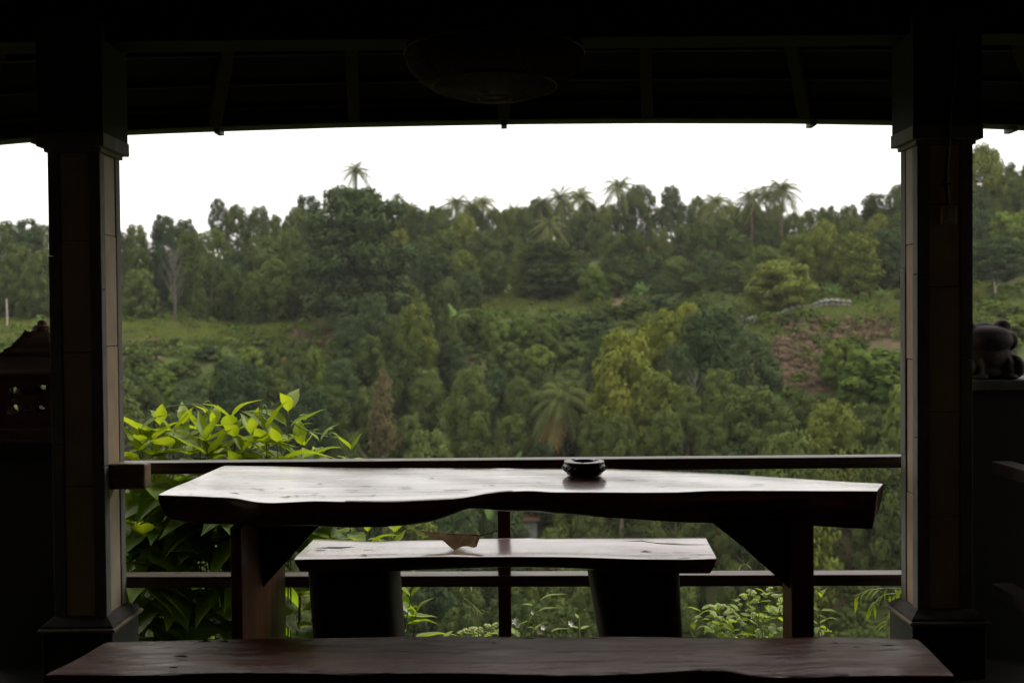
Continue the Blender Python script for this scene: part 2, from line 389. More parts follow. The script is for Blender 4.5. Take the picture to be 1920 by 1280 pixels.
def ground(x, y):
    x = np.asarray(x, float); y = np.asarray(y, float)
    x, y = np.broadcast_arrays(x, y)
    d = np.clip(y, 0, 899); u = x / np.maximum(d, 8.0)
    u = np.clip(u, CU[0], CU[-1])
    zs = np.stack([np.interp(d, c[:, 0], c[:, 1]) for c in CD])
    k = np.clip(np.searchsorted(CU, u) - 1, 0, len(CU) - 2)
    cu = np.array(CU); t = (u - cu[k]) / (cu[k + 1] - cu[k]); t = t * t * (3 - 2 * t)
    z = np.take_along_axis(zs, k[None], 0)[0] * (1 - t) + np.take_along_axis(zs, (k + 1)[None], 0)[0] * t
    w = np.clip((d - 10) / 30, 0, 1)
    return z + vnoise(x, y) * 0.55 * w
def gz(x, y): return float(ground(np.array([x]), np.array([y]))[0])

xs = np.concatenate([-np.geomspace(3500, 95, 26)[:-1], np.arange(-95, 95.1, 1.25), np.geomspace(95, 3500, 26)[1:]])
ys = np.concatenate([[-3000, -900, -250, -60, -15], np.arange(0, 60, 2.5), np.arange(60, 190, 1.25), np.geomspace(190, 6000, 30)])
GX, GY = np.meshgrid(xs, ys)
GZ = ground(GX.ravel(), GY.ravel()).reshape(GX.shape)
GZ[GY > 900] = -40
nx, ny = len(xs), len(ys)
ii = (np.arange(ny - 1)[:, None] * nx + np.arange(nx - 1)[None]).ravel()
gf = np.stack([ii, ii + 1, ii + nx + 1, ii + nx], 1)
me = np_mesh('terrain', np.stack([GX.ravel(), GY.ravel(), GZ.ravel()], 1), gf)
me.shade_smooth()
soil = np.zeros(len(me.vertices), np.float32)
for k, (X, Y, Z) in enumerate(zip(GX.ravel(), GY.ravel(), GZ.ravel())):
    if 66 < Y < 104 and abs(X) < 60:
        px, py = proj((X, Y, Z)); e = 14 * math.sin(X * 1.1 + Y * 0.7)
        if 1460 + e < px < 1562 + e and 604 + e * 0.5 < py < 738 + e: soil[k] = 1
        if 1560 + e < px < 1668 + e and 600 + e * 0.5 < py < 640 + e: soil[k] = 1
        if 1225 + e < px < 1385 + e and 795 < py < 900: soil[k] = 1
me.attributes.new('soil', 'FLOAT', 'POINT').data.foreach_set('value', soil)
# ground material: earth, grass and bare soil in irregular patches
m, t, b = newmat('hillside_ground')
v = coords(t, (0.06, 0.06, 0.06)); n1 = N(t, 'ShaderNodeTexNoise', Scale=1.0, Detail=8, Roughness=0.65); t.links.new(v, n1.inputs['Vector'])
v2 = coords(t, (0.9, 0.9, 0.9)); n2 = N(t, 'ShaderNodeTexNoise', Scale=1.0, Detail=6, Roughness=0.7); t.links.new(v2, n2.inputs['Vector'])
c1 = ramp(t, n2.outputs['Fac'], [(0.3, (0.022, 0.034, 0.009)), (0.7, (0.055, 0.068, 0.018))])
c2 = ramp(t, n2.outputs['Fac'], [(0.3, (0.050, 0.034, 0.022)), (0.7, (0.105, 0.072, 0.047))])
fm = N(t, 'ShaderNodeMapRange'); fm.inputs[1].default_value = 0.52; fm.inputs[2].default_value = 0.62
t.links.new(n1.outputs['Fac'], fm.inputs[0])
sa_ = N(t, 'ShaderNodeAttribute', attribute_name='soil'); mxa = N(t, 'ShaderNodeMath', operation='MAXIMUM'); t.links.new(fm.outputs[0], mxa.inputs[0]); t.links.new(sa_.outputs['Fac'], mxa.inputs[1])
mxx = N(t, 'ShaderNodeMix', data_type='RGBA'); t.links.new(mxa.outputs[0], mxx.inputs['Factor']); t.links.new(c1, mxx.inputs['A']); t.links.new(c2, mxx.inputs['B'])
t.links.new(mxx.outputs['Result'], b.inputs['Base Color']); b.inputs['Roughness'].default_value = 0.95; b.inputs['Specular IOR Level'].default_value = 0.1
bump(t, b, n2.outputs['Fac'], 0.6, 0.3)
tag(put('terrain', me, m), kind='structure')

# ------------------------------------------------------------------ pavilion
FLOOR = -0.15
mb = MB(); mb.box((-2.75, -3.2, FLOOR - 0.5), (2.75, 4.15, FLOOR)); tag(mb.build('floor', M['floor']), kind='structure')
mb = MB(); mb.box((-2.9, -3.4, -4.0), (2.9, 4.2, FLOOR - 0.504)); tag(mb.build('foundation', M['wallstone']), kind='structure')
for nm, a, b_ in (('unseen_wall_back', (-2.8, -3.35, FLOOR), (2.8, -3.2, 3.2)), ('unseen_wall_left', (-2.9, -3.2, FLOOR), (-2.75, 3.955, 2.395)), ('unseen_wall_right', (2.75, -3.2, FLOOR), (2.9, 3.955, 2.395))):  # unseen walls added to keep the interior dark, side walls lengthened against daylight
    mb = MB(); mb.box(a, b_); tag(mb.build(nm, M['wall']), kind='structure')

for nm, x in (('unseen_gable_left', -2.9), ('unseen_gable_right', 2.75)):  # unseen gable ends added to block daylight above the side walls
    pg = [(-3.35, 2.563), (3.95, 2.563), (3.95, 2.66), (0.4, 4.19), (-3.35, 2.58)]
    mb = MB(); vv = [(x, y, z) for y, z in pg] + [(x + 0.15, y, z) for y, z in pg]
    mb.poly(vv, [(0, 1, 2, 3, 4), (9, 8, 7, 6, 5)] + [(i, i + 5, (i + 1) % 5 + 5, (i + 1) % 5) for i in range(5)]); tag(mb.build(nm, M['wall']), kind='structure')
pav = tag(empty('pavilion', (0, 0, 0)), 'dark timber pavilion with two stone clad columns framing the valley view', 'pavilion')
def column(x0, x1, y0, y1, seed, label):
    r = random.Random(seed)
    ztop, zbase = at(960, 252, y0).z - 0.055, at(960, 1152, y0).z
    core = MB(); core.box((x0 + 0.012, y0 + 0.012, FLOOR), (x1 - 0.012, y1 - 0.012, ztop + 0.1))
    c = core.build('column', M['mortar'], pav); c['label'] = label
    sw = (x1 - x0) * 0.22
    for cx, cy in ((0, 0), (1, 0), (1, 1), (0, 1)):            # corner trim of grey stone, several lengths
        z = zbase
        while z < ztop - 0.01:
            h = r.uniform(0.6, 1.0); z2 = min(z + h, ztop)
            if ztop - z2 < 0.15: z2 = ztop
            e = r.uniform(0, 0.0025)
            xa = x0 - e if cx == 0 else x1 - sw; ya = y0 - e if cy == 0 else y1 - sw
            mb = MB(); mb.box((xa, ya, z + 0.0015), (xa + sw + e, ya + sw + e, z2 - 0.0015))
            mb.build('trim_stone', M['strip'], c, bevel=0.003)
            z = z2
    for face in range(4):                                       # sandstone tiles between the trims
        z = zbase; last = -1
        while z < ztop - 0.01:
            h = r.uniform(0.30, 0.60); z2 = min(z + h, ztop)
            if ztop - z2 < 0.12: z2 = ztop
            e = r.uniform(0.001, 0.006); g = 0.0015
            mb = MB()
            if face == 0: mb.box((x0 + sw + g, y0 + e, z + g), (x1 - sw - g, y0 + 0.03, z2 - g))
            if face == 2: mb.box((x0 + sw + g, y1 - 0.03, z + g), (x1 - sw - g, y1 - e, z2 - g))
            if face == 1: mb.box((x1 - 0.03, y0 + sw + g, z + g), (x1 - e, y1 - sw - g, z2 - g))
            if face == 3: mb.box((x0 + e, y0 + sw + g, z + g), (x0 + 0.03, y1 - sw - g, z2 - g))
            k = r.choice([q for q in range(4) if q != last]); last = k
            mb.build('tile', TILES[k], c, bevel=0.002)
            z = z2
    # plinth with sloped sandstone moulding
    mb = MB(); o = 0.036
    mb.box((x0 - o, y0 - o, FLOOR - 0.3), (x1 + o, y1 + o, zbase - 0.045)); mb.build('plinth', M['plinth'], c, bevel=0.004)
    mb = MB()
    for nm_, mt_, prof in (('base_moulding', M['lip'], [(0.050, zbase - 0.045), (0.052, zbase - 0.036), (0.047, zbase - 0.030)]), ('base_slope', M['mortar'], [(0.042, zbase - 0.030), (0.038, zbase - 0.020), (0.010, zbase + 0.004), (-0.004, zbase + 0.010)])):
        mb = MB(); vv = []
        for (q, z) in prof: vv += [(x0 - q, y0 - q, z), (x1 + q, y0 - q, z), (x1 + q, y1 + q, z), (x0 - q, y1 + q, z)]
        ff = [(0, 3, 2, 1)]
        for k in range(len(prof) - 1):
            for j in range(4): ff.append((k * 4 + j, k * 4 + (j + 1) % 4, k * 4 + 4 + (j + 1) % 4, k * 4 + 4 + j))
        k = len(prof) * 4 - 4; ff.append((k, k + 1, k + 2, k + 3))
        mb.poly(vv, ff); mb.build(nm_, mt_, c, bevel=0.002)
    mb = MB(); zc = ztop
    for q, z, z2 in ((0.010, zc, zc + 0.018), (0.030, zc + 0.018, zc + 0.072)):
        mb.box((x0 - q, y0 - q, z), (x1 + q, y1 + q, z2))
    mb.build('capital', M['strip'], c, bevel=0.003)
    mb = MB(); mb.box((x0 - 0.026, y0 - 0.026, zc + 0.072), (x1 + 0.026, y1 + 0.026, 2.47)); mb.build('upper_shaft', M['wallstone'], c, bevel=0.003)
    return c
LX0, LX1 = at(94.5, 665, 3.95).x, at(192, 665, 3.95).x
RX0, RX1 = at(1720.7, 665, 3.95).x, at(1824, 665, 3.95).x
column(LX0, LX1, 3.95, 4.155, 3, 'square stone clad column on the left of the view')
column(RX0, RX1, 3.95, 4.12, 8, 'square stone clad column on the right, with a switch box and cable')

# beams, rafters, battens, roof, gutter
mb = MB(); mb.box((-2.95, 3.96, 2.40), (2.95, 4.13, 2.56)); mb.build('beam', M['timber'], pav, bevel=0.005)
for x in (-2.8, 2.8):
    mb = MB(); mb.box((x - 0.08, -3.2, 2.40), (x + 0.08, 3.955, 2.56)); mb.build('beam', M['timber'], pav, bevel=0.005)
EAVE_D = 4.85
EAVE = [(-700, 335), (-350, 303), (0, 268), (85, 261), (235, 250), (420, 243), (640, 236), (820, 232.5), (1000, 229.5), (1200, 228), (1480, 228.5), (1690, 232), (1830, 237), (1920, 241), (2250, 262), (2600, 290)]
EP = [at(x, y, EAVE_D) for x, y in EAVE]
def eave_z(X): return float(np.interp(X, [p.x for p in EP], [p.z for p in EP]))
# roof skin
mb = MB(); vv = []; ff = []
nxr = 40
for k in range(nxr + 1):
    X = -3.9 + 7.8 * k / nxr
    ez = eave_z(X) + 0.07
    for (y, z) in ((EAVE_D - 0.02, ez), (4.05, max(2.60, ez + 0.26)), (0.4, 4.2), (-3.6, 2.5)):
        vv.append((X, y, z))
for k in range(nxr):
    for j in range(3): ff.append((k * 4 + j, k * 4 + 4 + j, k * 4 + 5 + j, k * 4 + 1 + j))
n0 = len(vv)
vv += [(p[0], p[1], p[2] + 0.05) for p in vv]
ff += [tuple(i + n0 for i in f[::-1]) for f in ff]
for k in range(nxr):
    ff.append((k * 4, k * 4 + n0, k * 4 + 4 + n0, k * 4 + 4)); ff.append((k * 4 + 3, k * 4 + 7, k * 4 + 7 + n0, k * 4 + 3 + n0))
for k in (0, nxr):
    for j in range(3): ff.append((k * 4 + j, k * 4 + j + 1, k * 4 + j + 1 + n0, k * 4 + j + n0))
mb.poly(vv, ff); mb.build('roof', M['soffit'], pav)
for xa, xb, ya, yb in ((30, -60, 130, 215), (445, 403, 85, 212), (655, 664, 88, 214), (1208, 1214, 70, 210), (1468, 1508, 62, 210), (1880, 1960, 70, 210), (945, 945, 40, 214)):
    p = at(xa, ya, 4.0); q = at(xb, yb, EAVE_D - 0.06)
    p.z = 2.58; q.z = eave_z(q.x) + 0.035
    back = p + (p - q) * 1.2; back.z = p.z + (p.z - q.z) * 1.2
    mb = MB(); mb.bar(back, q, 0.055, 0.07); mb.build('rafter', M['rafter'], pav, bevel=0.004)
for f in (0.15, 0.42, 0.68, 0.9):
    y = 4.05 + (EAVE_D - 4.05) * f; dz = 0.06
    mb = MB()
    xr = np.linspace(-3.6, 3.6, 19)
    for a, c_ in zip(xr[:-1], xr[1:]):
        za = (eave_z(a) + 0.07) * f + max(2.60, eave_z(a) + 0.33) * (1 - f) - 0.012; zc = (eave_z(c_) + 0.07) * f + max(2.60, eave_z(c_) + 0.33) * (1 - f) - 0.012
        mb.bar((a, y, za), (c_, y, zc), 0.035, 0.02)
    mb.build('batten', M['rafter'], pav)
# gutter: half round trough along the eave with clips
mb = MB(); vv = []; ff = []
xr = np.linspace(-3.85, 3.85, 60); prof = []
for k in range(9):
    a = math.pi * k / 8; prof.append((EAVE_D + 0.05 - 0.055 * math.cos(a), 0.062 - 0.062 * math.sin(a)))
prof += [(p[0] * 0.999 + 0.004, p[1] + 0.004) for p in prof[::-1]]
npf = len(prof)
for X in xr:
    for (y, dz) in prof: vv.append((X, y, eave_z(X) + dz))
for k in range(len(xr) - 1):
    for j in range(npf): ff.append((k * npf + j, (k + 1) * npf + j, (k + 1) * npf + (j + 1) % npf, k * npf + (j + 1) % npf))
mb.poly(vv, ff); mb.build('gutter', M['gutter'], pav, 50)
for x in (60, 405, 945, 1527, 1905):
    p = at(x, 235, EAVE_D); z = eave_z(p.x)
    mb = MB(); mb.box((p.x - 0.014, EAVE_D + 0.01, z - 0.012), (p.x + 0.014, EAVE_D + 0.09, z + 0.02))
    mb.build('gutter_clip', M['gutter'], pav)

# ------------------------------------------------------------------ railings
RY0, RY1 = 4.165, 4.245
def rail_z(y, px=960): return at(px, y, RY0).z
rl = tag(empty('railing', (0, RY0, FLOOR)), 'low dark wooden railing between the two columns behind the table', 'railing')
def part(o, parent):                                     # keep world place when hanging a part under its thing
    o.parent = parent; o.matrix_parent_inverse = parent.matrix_world.inverted() if False else Matrix.Translation(-parent.location)
    return o
zl, zr = at(300, 866.5, RY0).z, at(1600, 856.5, RY0).z
mb = MB(); a = Vector((LX0 + 0.05, (RY0 + RY1) / 2, at(150, 868.5, RY0).z - 0.024)); c_ = Vector((RX1 - 0.05, (RY0 + RY1) / 2, at(1770, 855, RY0).z - 0.024))
mb.bar(a, c_, 0.08, 0.048); part(mb.build('rail', M['rail'], None, bevel=0.004), rl)
a = Vector((LX0 + 0.05, (RY0 + RY1) / 2, at(150, 1081, RY0).z - 0.024)); c_ = Vector((RX1 - 0.05, (RY0 + RY1) / 2, at(1770, 1076.5, RY0).z - 0.024))
mb = MB(); mb.bar(a, c_, 0.08, 0.048); part(mb.build('rail', M['rail'], None, bevel=0.004), rl)
px_ = at(946, 1080, 4.17).x
mb = MB(); mb.box((px_ - 0.027, 4.176, -0.7), (px_ + 0.027, 4.234, at(946, 866, RY0).z - 0.03)); part(mb.build('post', M['leg'], None, bevel=0.003), rl)
# block on the left column that carries the rail
bl = MB(); p0, p1 = at(236, 917, 4.0), at(273, 868, 4.0)
bl.box((LX1 - 0.004, 3.99, p0.z), (p1.x, 4.066, p1.z)); 
part(bl.build('rail_bracket', M['bracket'], None, bevel=0.010), rl)

sr = tag(empty('railing', (RX1 + 0.1, 2.0, FLOOR)), 'dark side railing running from the right column towards the viewer', 'railing')
for zz in (0.71, 0.225):
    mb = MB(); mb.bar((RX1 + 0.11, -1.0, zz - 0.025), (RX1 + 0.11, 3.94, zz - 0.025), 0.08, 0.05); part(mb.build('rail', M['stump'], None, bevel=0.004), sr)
for yy in (-0.5, 1.6, 3.0):
    mb = MB(); mb.box((RX1 + 0.085, yy - 0.03, FLOOR), (RX1 + 0.135, yy + 0.03, 0.66)); part(mb.build('post', M['rail'], None, bevel=0.003), sr)
lr = tag(empty('railing', (-2.3, 4.1, FLOOR)), 'short dark railing seen at the left edge beyond the lantern pillar', 'railing')
for zz in (0.225,):
    mb = MB(); mb.bar((-3.4, 4.2, zz - 0.025), (-2.14, 4.2, zz - 0.025), 0.08, 0.05); part(mb.build('rail', M['rail'], None, bevel=0.004), lr)
mb = MB(); mb.box((-3.42, 4.17, -0.9), (-3.36, 4.23, 0.3)); part(mb.build('post', M['rail'], None, bevel=0.003), lr)

# ------------------------------------------------------------------ table and benches
def resample(pts, n):
    p = np.array([(v.x, v.y) for v in pts]); s = np.concatenate([[0], np.cumsum(np.hypot(*np.diff(p, axis=0).T))]); s /= s[-1]
    q = np.linspace(0, 1, n)
    x, y = np.interp(q, s, p[:, 0]), np.interp(q, s, p[:, 1])
    k = np.array([1, 2, 3, 2, 1]) / 9.0                  # soften the polyline corners
    xx = np.convolve(np.pad(x, 2, 'edge'), k, 'valid'); yy = np.convolve(np.pad(y, 2, 'edge'), k, 'valid')
    xx[:2], yy[:2], xx[-2:], yy[-2:] = x[:2], y[:2], x[-2:], y[-2:]
    return np.stack([xx, yy], 1)
def slab(name, parent, mat, zt, front, rear, bottom, inset=0.03, n=140, m=14, wav=0.0012, seed=0, endcut=0.02, drop=0.0):
    """live edge plank: outline of the upper face and of the lower edge measured, cross section rounded"""
    F = resample([onz(x, y, zt) for x, y in front], n); Rr = resample([onz(x, y, zt - drop) for x, y in rear], n)
    bx = [at(x, y, float(np.interp(onz(x, 900, zt).x, F[:, 0], F[:, 1]))) for x, y in bottom]
    zb = np.interp(F[:, 0], [onz(x, y, zt).x for x, y in [(b[0], front[0][1]) for b in bottom]], [p.z for p in bx])
    k = np.ones(7) / 7; zb = np.convolve(np.pad(zb, 3, 'edge'), k, 'valid')
    vv = []; r = random.Random(seed); ph = [r.uniform(0, 6) for _ in range(6)]
    sec = 0
    cx = (F[0, 0] + F[-1, 0]) / 2; hl = abs(F[-1, 0] - F[0, 0]) / 2
    for i in range(n):
        f, q = F[i], Rr[i]; row = []
        th = zt - zb[i]
        d = (f - q) / np.linalg.norm(f - q)
        for j in range(m + 1):
            s = j / m; p = q * (1 - s) + f * s
            z = zt + wav * (math.sin(p[0] * 5.1 + ph[0]) * math.sin(p[1] * 9 + ph[1]) + 0.6 * math.sin(p[0] * 13 + ph[2] + p[1] * 21) )
            row.append((p[0], p[1], (z if 0 < j < m else z - 0.002) - drop * (1 - s)))
        def low(pt, dz, out, s):
            xx = pt[0] + d[0] * out; yy = pt[1] + d[1] * out
            e = abs((pt[0] - cx) / hl)
            xx -= math.copysign(endcut, pt[0] - cx) * max(0, (e - 0.8) / 0.2) * dz ** 1.5
            return (xx, yy, zt - th * dz - drop * (1 - s))
        row += [low(f, 0.06, 0.004, 1), low(f, 0.25, 0.003, 1), low(f, 0.6, -inset * 0.35, 1), low(f, 0.88, -inset * 0.8, 1), low(f, 1.0, -inset * 1.3, 1)]
        row += [low(q, 1.0, inset, 0), low(q, 0.85, inset * 0.5, 0), low(q, 0.4, -0.004, 0), low(q, 0.05, -0.003, 0)]
        sec = len(row); vv += row
    ff = []
    for i in range(n - 1):
        for j in range(sec): ff.append((i * sec + j, i * sec + (j + 1) % sec, (i + 1) * sec + (j + 1) % sec, (i + 1) * sec + j))
    ff.append(tuple(range(sec))[::-1]); ff.append(tuple((n - 1) * sec + j for j in range(sec)))
    mb = MB(); mb.poly(vv, ff)
    return mb.build(name, mat, parent, 35)

TZ = 0.75
tbl = tag(empty('table', (0, 0, 0)), 'long glossy live edge table of thick red brown wood', 'table')
TF = [(297, 926.5), (370, 929), (440, 932), (462, 936), (482, 940), (510, 941.5), (545, 940), (590, 937.5), (640, 938.5), (741, 939), (800, 937), (848, 934), (880, 929), (909, 923), (950, 920.5), (996, 919), (1012, 920), (1026, 922), (1070, 922), (1120, 921.5), (1200, 921.5), (1280, 921), (1324, 918.5), (1400, 917.5), (1480, 917.5), (1560, 918.5), (1645, 919.5)]
TR = [(421, 872), (520, 873.5), (640, 875.5), (800, 876.5), (1020, 877), (1140, 877.5), (1210, 880), (1280, 883), (1380, 888), (1480, 894), (1570, 900), (1657, 905)]
TBOT = [(297, 978), (340, 984), (440, 985), (560, 990), (640, 993), (720, 992), (780, 988), (832, 979), (850, 967), (862, 959.5), (890, 957.5), (920, 963.5), (1000, 963.5), (1060, 967), (1110, 973), (1180, 977), (1280, 982), (1350, 985), (1520, 990), (1645, 996)]
slab('table_top', tbl, M['table'], TZ, TF, TR, TBOT, 0.03, seed=1, wav=0.0009)
# left leg: a wide board set across, with gusset; right leg: post with gusset
zt_ = TZ - 0.085
p0 = at(433, 1150, 2.99); p1 = at(452, 1150, 2.99)
mb = MB(); mb.box((p0.x, 2.99, FLOOR), (p1.x + 0.004, 3.56, zt_)); mb.build('leg', M['leg'], tbl, bevel=0.004)
q = at(1485, 1150, 2.97); q2 = at(1527, 1150, 2.97)
mb = MB(); mb.box((q.x, 2.97, FLOOR), (q2.x, 3.075, zt_)); mb.build('leg', M['leg'], tbl, bevel=0.004)
mb = MB(); mb.box((at(1489, 1150, 3.36).x, 3.36, FLOOR), (at(1525, 1150, 3.36).x, 3.45, zt_)); mb.build('leg', M['leg'], tbl, bevel=0.004)
def gusset(pts, y0, y1):
    mb = MB(); k = len(pts); vv = [(x, y0, z) for x, z in pts] + [(x, y1, z) for x, z in pts]
    mb.poly(vv, [tuple(range(k)), tuple(range(2 * k - 1, k - 1, -1))] + [(i, i + k, (i + 1) % k + k, (i + 1) % k) for i in range(k)])
    return mb.build('brace', M['stump'], tbl, bevel=0.003)
a = at(492, 1102, 3.24); b1 = at(606, 976, 3.24)
gusset([(p1.x + 0.005, a.z + 0.06), (a.x, a.z), (b1.x, b1.z), (b1.x, zt_), (p1.x + 0.005, zt_)], 3.24, 3.30)
a = at(1479, 1106, 3.0); b1 = at(1338, 976, 3.0)
gusset([(a.x + 0.008, a.z), (q.x - 0.001, a.z + 0.02), (q.x - 0.001, zt_), (b1.x, zt_), (b1.x, b1.z)], 3.0, 3.06)

BZ = 0.45
fb = tag(empty('bench', (0, 0, 0)), 'short glossy plank bench on two stumps beyond the table, holding a dry leaf', 'bench')
FF = [(552, 1046.5), (620, 1045.5), (700, 1043), (800, 1042), (900, 1041.5), (960, 1041), (1050, 1041.5), (1110, 1043), (1200, 1045.5), (1280, 1046), (1343, 1045)]
FR = [(591, 1009), (640, 1011), (700, 1013.5), (780, 1012), (860, 1009.5), (960, 1008), (1100, 1007.5), (1240, 1006.5), (1322, 1006)]
FBOT = [(552, 1075), (650, 1076), (740, 1075.5), (780, 1072.5), (850, 1069.5), (935, 1066.5), (1000, 1067.5), (1060, 1070), (1105, 1073), (1150, 1077), (1343, 1078)]
slab('seat', fb, M['bench'], BZ, FF, FR, FBOT, 0.02, n=110, m=10, seed=2, wav=0.0011)
def stump(parent, x0, x1, x2, x3, d, z1, seed):
    """tapered log: edges x0..x1 at top, x2..x3 low down"""
    r = random.Random(seed); ct = at((x0 + x1) / 2, 1075, d).x; rt = (at(x1, 1075, d).x - at(x0, 1075, d).x) / 2
    cb = at((x2 + x3) / 2, 1190, d).x; rb = (at(x3, 1190, d).x - at(x2, 1190, d).x) / 2
    n = 28; vv = []; ff = []; ph = [r.uniform(0, 6) for _ in range(4)]
    zz = np.linspace(FLOOR, z1, 12); zlow = at(960, 1190, d).z
    for i, z in enumerate(zz):
        s = (z - zlow) / (z1 - zlow); c = cb + (ct - cb) * s; rr = rb + (rt - rb) * s
        for k in range(n):
            a_ = 2 * math.pi * k / n
            q_ = rr * (1 + 0.03 * math.sin(3 * a_ + ph[0]) + 0.02 * math.sin(7 * a_ + ph[1] + z * 4))
            ca, sa = math.cos(a_), math.sin(a_)
            vv.append((c + q_ * math.copysign(abs(ca) ** 0.55, ca), d + 0.13 + min(q_, 0.14) * 0.95 * math.copysign(abs(sa) ** 0.55, sa), z))
    for i in range(11):
        for k in range(n): ff.append((i * n + k, i * n + (k + 1) % n, (i + 1) * n + (k + 1) % n, (i + 1) * n + k))
    ff.append(tuple(range(n))[::-1]); ff.append(tuple(11 * n + k for k in range(n)))
    mb = MB(); mb.poly(vv, ff); return mb.build('leg', M['stump'], parent, 60)
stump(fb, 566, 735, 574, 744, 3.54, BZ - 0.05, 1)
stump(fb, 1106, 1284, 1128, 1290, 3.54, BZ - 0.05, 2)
def crack(parent, pts, z, w, drop=0.0):
    """open split in the wood: thin tapered sliver let into the face"""
    P = [onz(x, y, z) for x, y in pts]; vv = []; k = len(P)
    zz = [z] * k
    if drop:                                               # on the plank that slopes to the back
        y0, y1 = onz(960, 1260.5, BZ).y, onz(960, 1192, BZ - drop).y
        zz = [z - drop * (p.y - y0) / (y1 - y0) for p in P]; P = [onz(x, y, q) for (x, y), q in zip(pts, zz)]
    for i, p in enumerate(P):
        s = math.sin(math.pi * (i + 0.35) / (k - 0.3)) * w * (0.75 + 0.5 * ((i * 7) % 3) / 2)
        vv += [(p.x, p.y - s, zz[i] + 0.0016), (p.x, p.y + s, zz[i] + 0.0016)]
    mb = MB(); mb.poly(vv, [(2 * i, 2 * i + 2, 2 * i + 3, 2 * i + 1) for i in range(k - 1)])
    return mb.build('crack', M['crack'], parent)
r = random.Random(17)
for x, y, l_ in ((363, 905, 16), (462, 906, 10), (475, 916, 14), (488, 918, 18), (528, 915, 9), (533, 932.5, 18), (540, 930.5, 12), (556, 930, 8), (592, 926, 10), (588, 929, 6), (600, 907, 10), (605, 931, 12), (685, 911, 22), (698, 928.5, 14), (660, 920, 30), (810, 897, 8), (922, 910.5, 10), (907, 910.5, 5), (760, 915, 26), (1010, 905, 8), (1180, 900, 22), (1300, 905, 40), (1420, 908, 30), (1240, 912, 18), (440, 925, 20), (410, 890, 24)):
    tl = r.uniform(-0.07, 0.10)                            # splits and tool marks in the table top
    crack(tbl, [(x - l_ / 2, y - tl * l_ / 2), (x - l_ * 0.1, y + r.uniform(-0.5, 0.5)), (x + l_ * 0.2, y + r.uniform(-0.3, 0.6)), (x + l_ / 2, y + tl * l_ / 2)], TZ, r.uniform(0.0015, 0.004))
crack(fb, [(1165, 1014.5), (1185, 1015), (1205, 1014), (1215, 1016.5), (1240, 1019), (1280, 1020.5), (1330, 1020.5)], BZ, 0.006)
crack(fb, [(592, 1027.5), (615, 1026.5), (640, 1026.5), (665, 1025)], BZ, 0.006)
crack(fb, [(1200, 1034), (1210, 1033), (1222, 1034.5)], BZ, 0.006)
crack(fb, [(676, 1041), (682, 1040), (688, 1041)], BZ, 0.006)

nb = tag(empty('bench', (0, 0, 0)), 'long dark worn plank bench in the foreground at the bottom of the view', 'bench')
NF = [(85, 1264), (110, 1262), (200, 1260.5), (400, 1260), (640, 1260.5), (900, 1260.5), (1100, 1261), (1200, 1261), (1250, 1258.5), (1290, 1254.5), (1330, 1252.5), (1365, 1254), (1395, 1260), (1420, 1264.5), (1500, 1265), (1650, 1265), (1789, 1264.5)]
NR = [(202, 1202.5), (330, 1198), (520, 1195), (720, 1191.5), (900, 1191.5), (1080, 1192), (1270, 1193), (1450, 1193.5), (1600, 1194), (1718, 1196)]
NBOT = [(85, 1330), (1200, 1334), (1789, 1336)]
slab('seat', nb, M['near_bench'], BZ, NF, NR, NBOT, 0.02, n=150, m=14, seed=5, wav=0.0022, drop=0.014)
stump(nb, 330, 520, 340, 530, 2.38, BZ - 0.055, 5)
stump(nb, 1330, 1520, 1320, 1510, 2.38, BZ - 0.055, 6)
for pts, w in (([(325, 1231), (340, 1230), (352, 1232)], 0.008), ([(372, 1203), (384, 1202), (394, 1203)], 0.008), ([(412, 1203.5), (420, 1202.5), (428, 1203.5)], 0.010), ([(1650, 1210.5), (1668, 1210), (1678, 1211)], 0.006), ([(316, 1252), (325, 1251.5), (333, 1252)], 0.006), ([(758, 1197), (763, 1196.6), (768, 1197)], 0.005), ([(772, 1198.5), (779, 1198), (784, 1198.5)], 0.004), ([(792, 1200), (796, 1199.6), (800, 1200)], 0.004), ([(922, 1207), (926, 1206.5), (930, 1207)], 0.005), ([(980, 1197.5), (990, 1197), (1000, 1197.5)], 0.003), ([(1040, 1197.5), (1050, 1197), (1062, 1197.5)], 0.003), ([(1108, 1197), (1112, 1196.5), (1116, 1197)], 0.004), ([(1560, 1206), (1566, 1205.5), (1572, 1206)], 0.004), ([(1600, 1214), (1606, 1213.4), (1612, 1214)], 0.004), ([(1532, 1220), (1540, 1219.5), (1548, 1220)], 0.003)):
    crack(nb, pts, BZ + 0.0035, w, 0.014)

# ------------------------------------------------------------------ things on the table and bench
p = onz(1095.5, 891, TZ); ar = (at(1136, 880, p.y).x - at(1055, 880, p.y).x) / 2; ah = ar * 0.66
ash = tag(empty('ashtray', (p.x, p.y, TZ + 0.0015)), 'round black ashtray standing on the glossy table', 'ashtray')
mb = MB()
mb.lathe([(ar * 0.70, 0), (ar * 0.80, ah * 0.06), (ar * 0.82, ah * 0.15), (ar * 0.95, ah * 0.32), (ar, ah * 0.52), (ar * 0.99, ah * 0.68), (ar * 0.93, ah * 0.80), (ar * 0.95, ah * 0.86), (ar * 0.94, ah * 0.96), (ar * 0.92, ah), (ar * 0.56, ah), (ar * 0.53, ah * 0.95), (ar * 0.50, ah * 0.45), (ar * 0.3, ah * 0.35)], 48)
mb.build('bowl', M['ashtray'], ash, 40)
for k in range(3):
    a_ = 2 * math.pi * k / 3 - 1.75
    g = MB(); g.tube([(math.cos(a_) * ar * 0.55, math.sin(a_) * ar * 0.55, ah * 0.965), (math.cos(a_) * ar * 0.72, math.sin(a_) * ar * 0.72, ah * 0.985)], [0.0045, 0.003], 8)
    g.build('cigarette_notch', M['crack'], ash, 60)
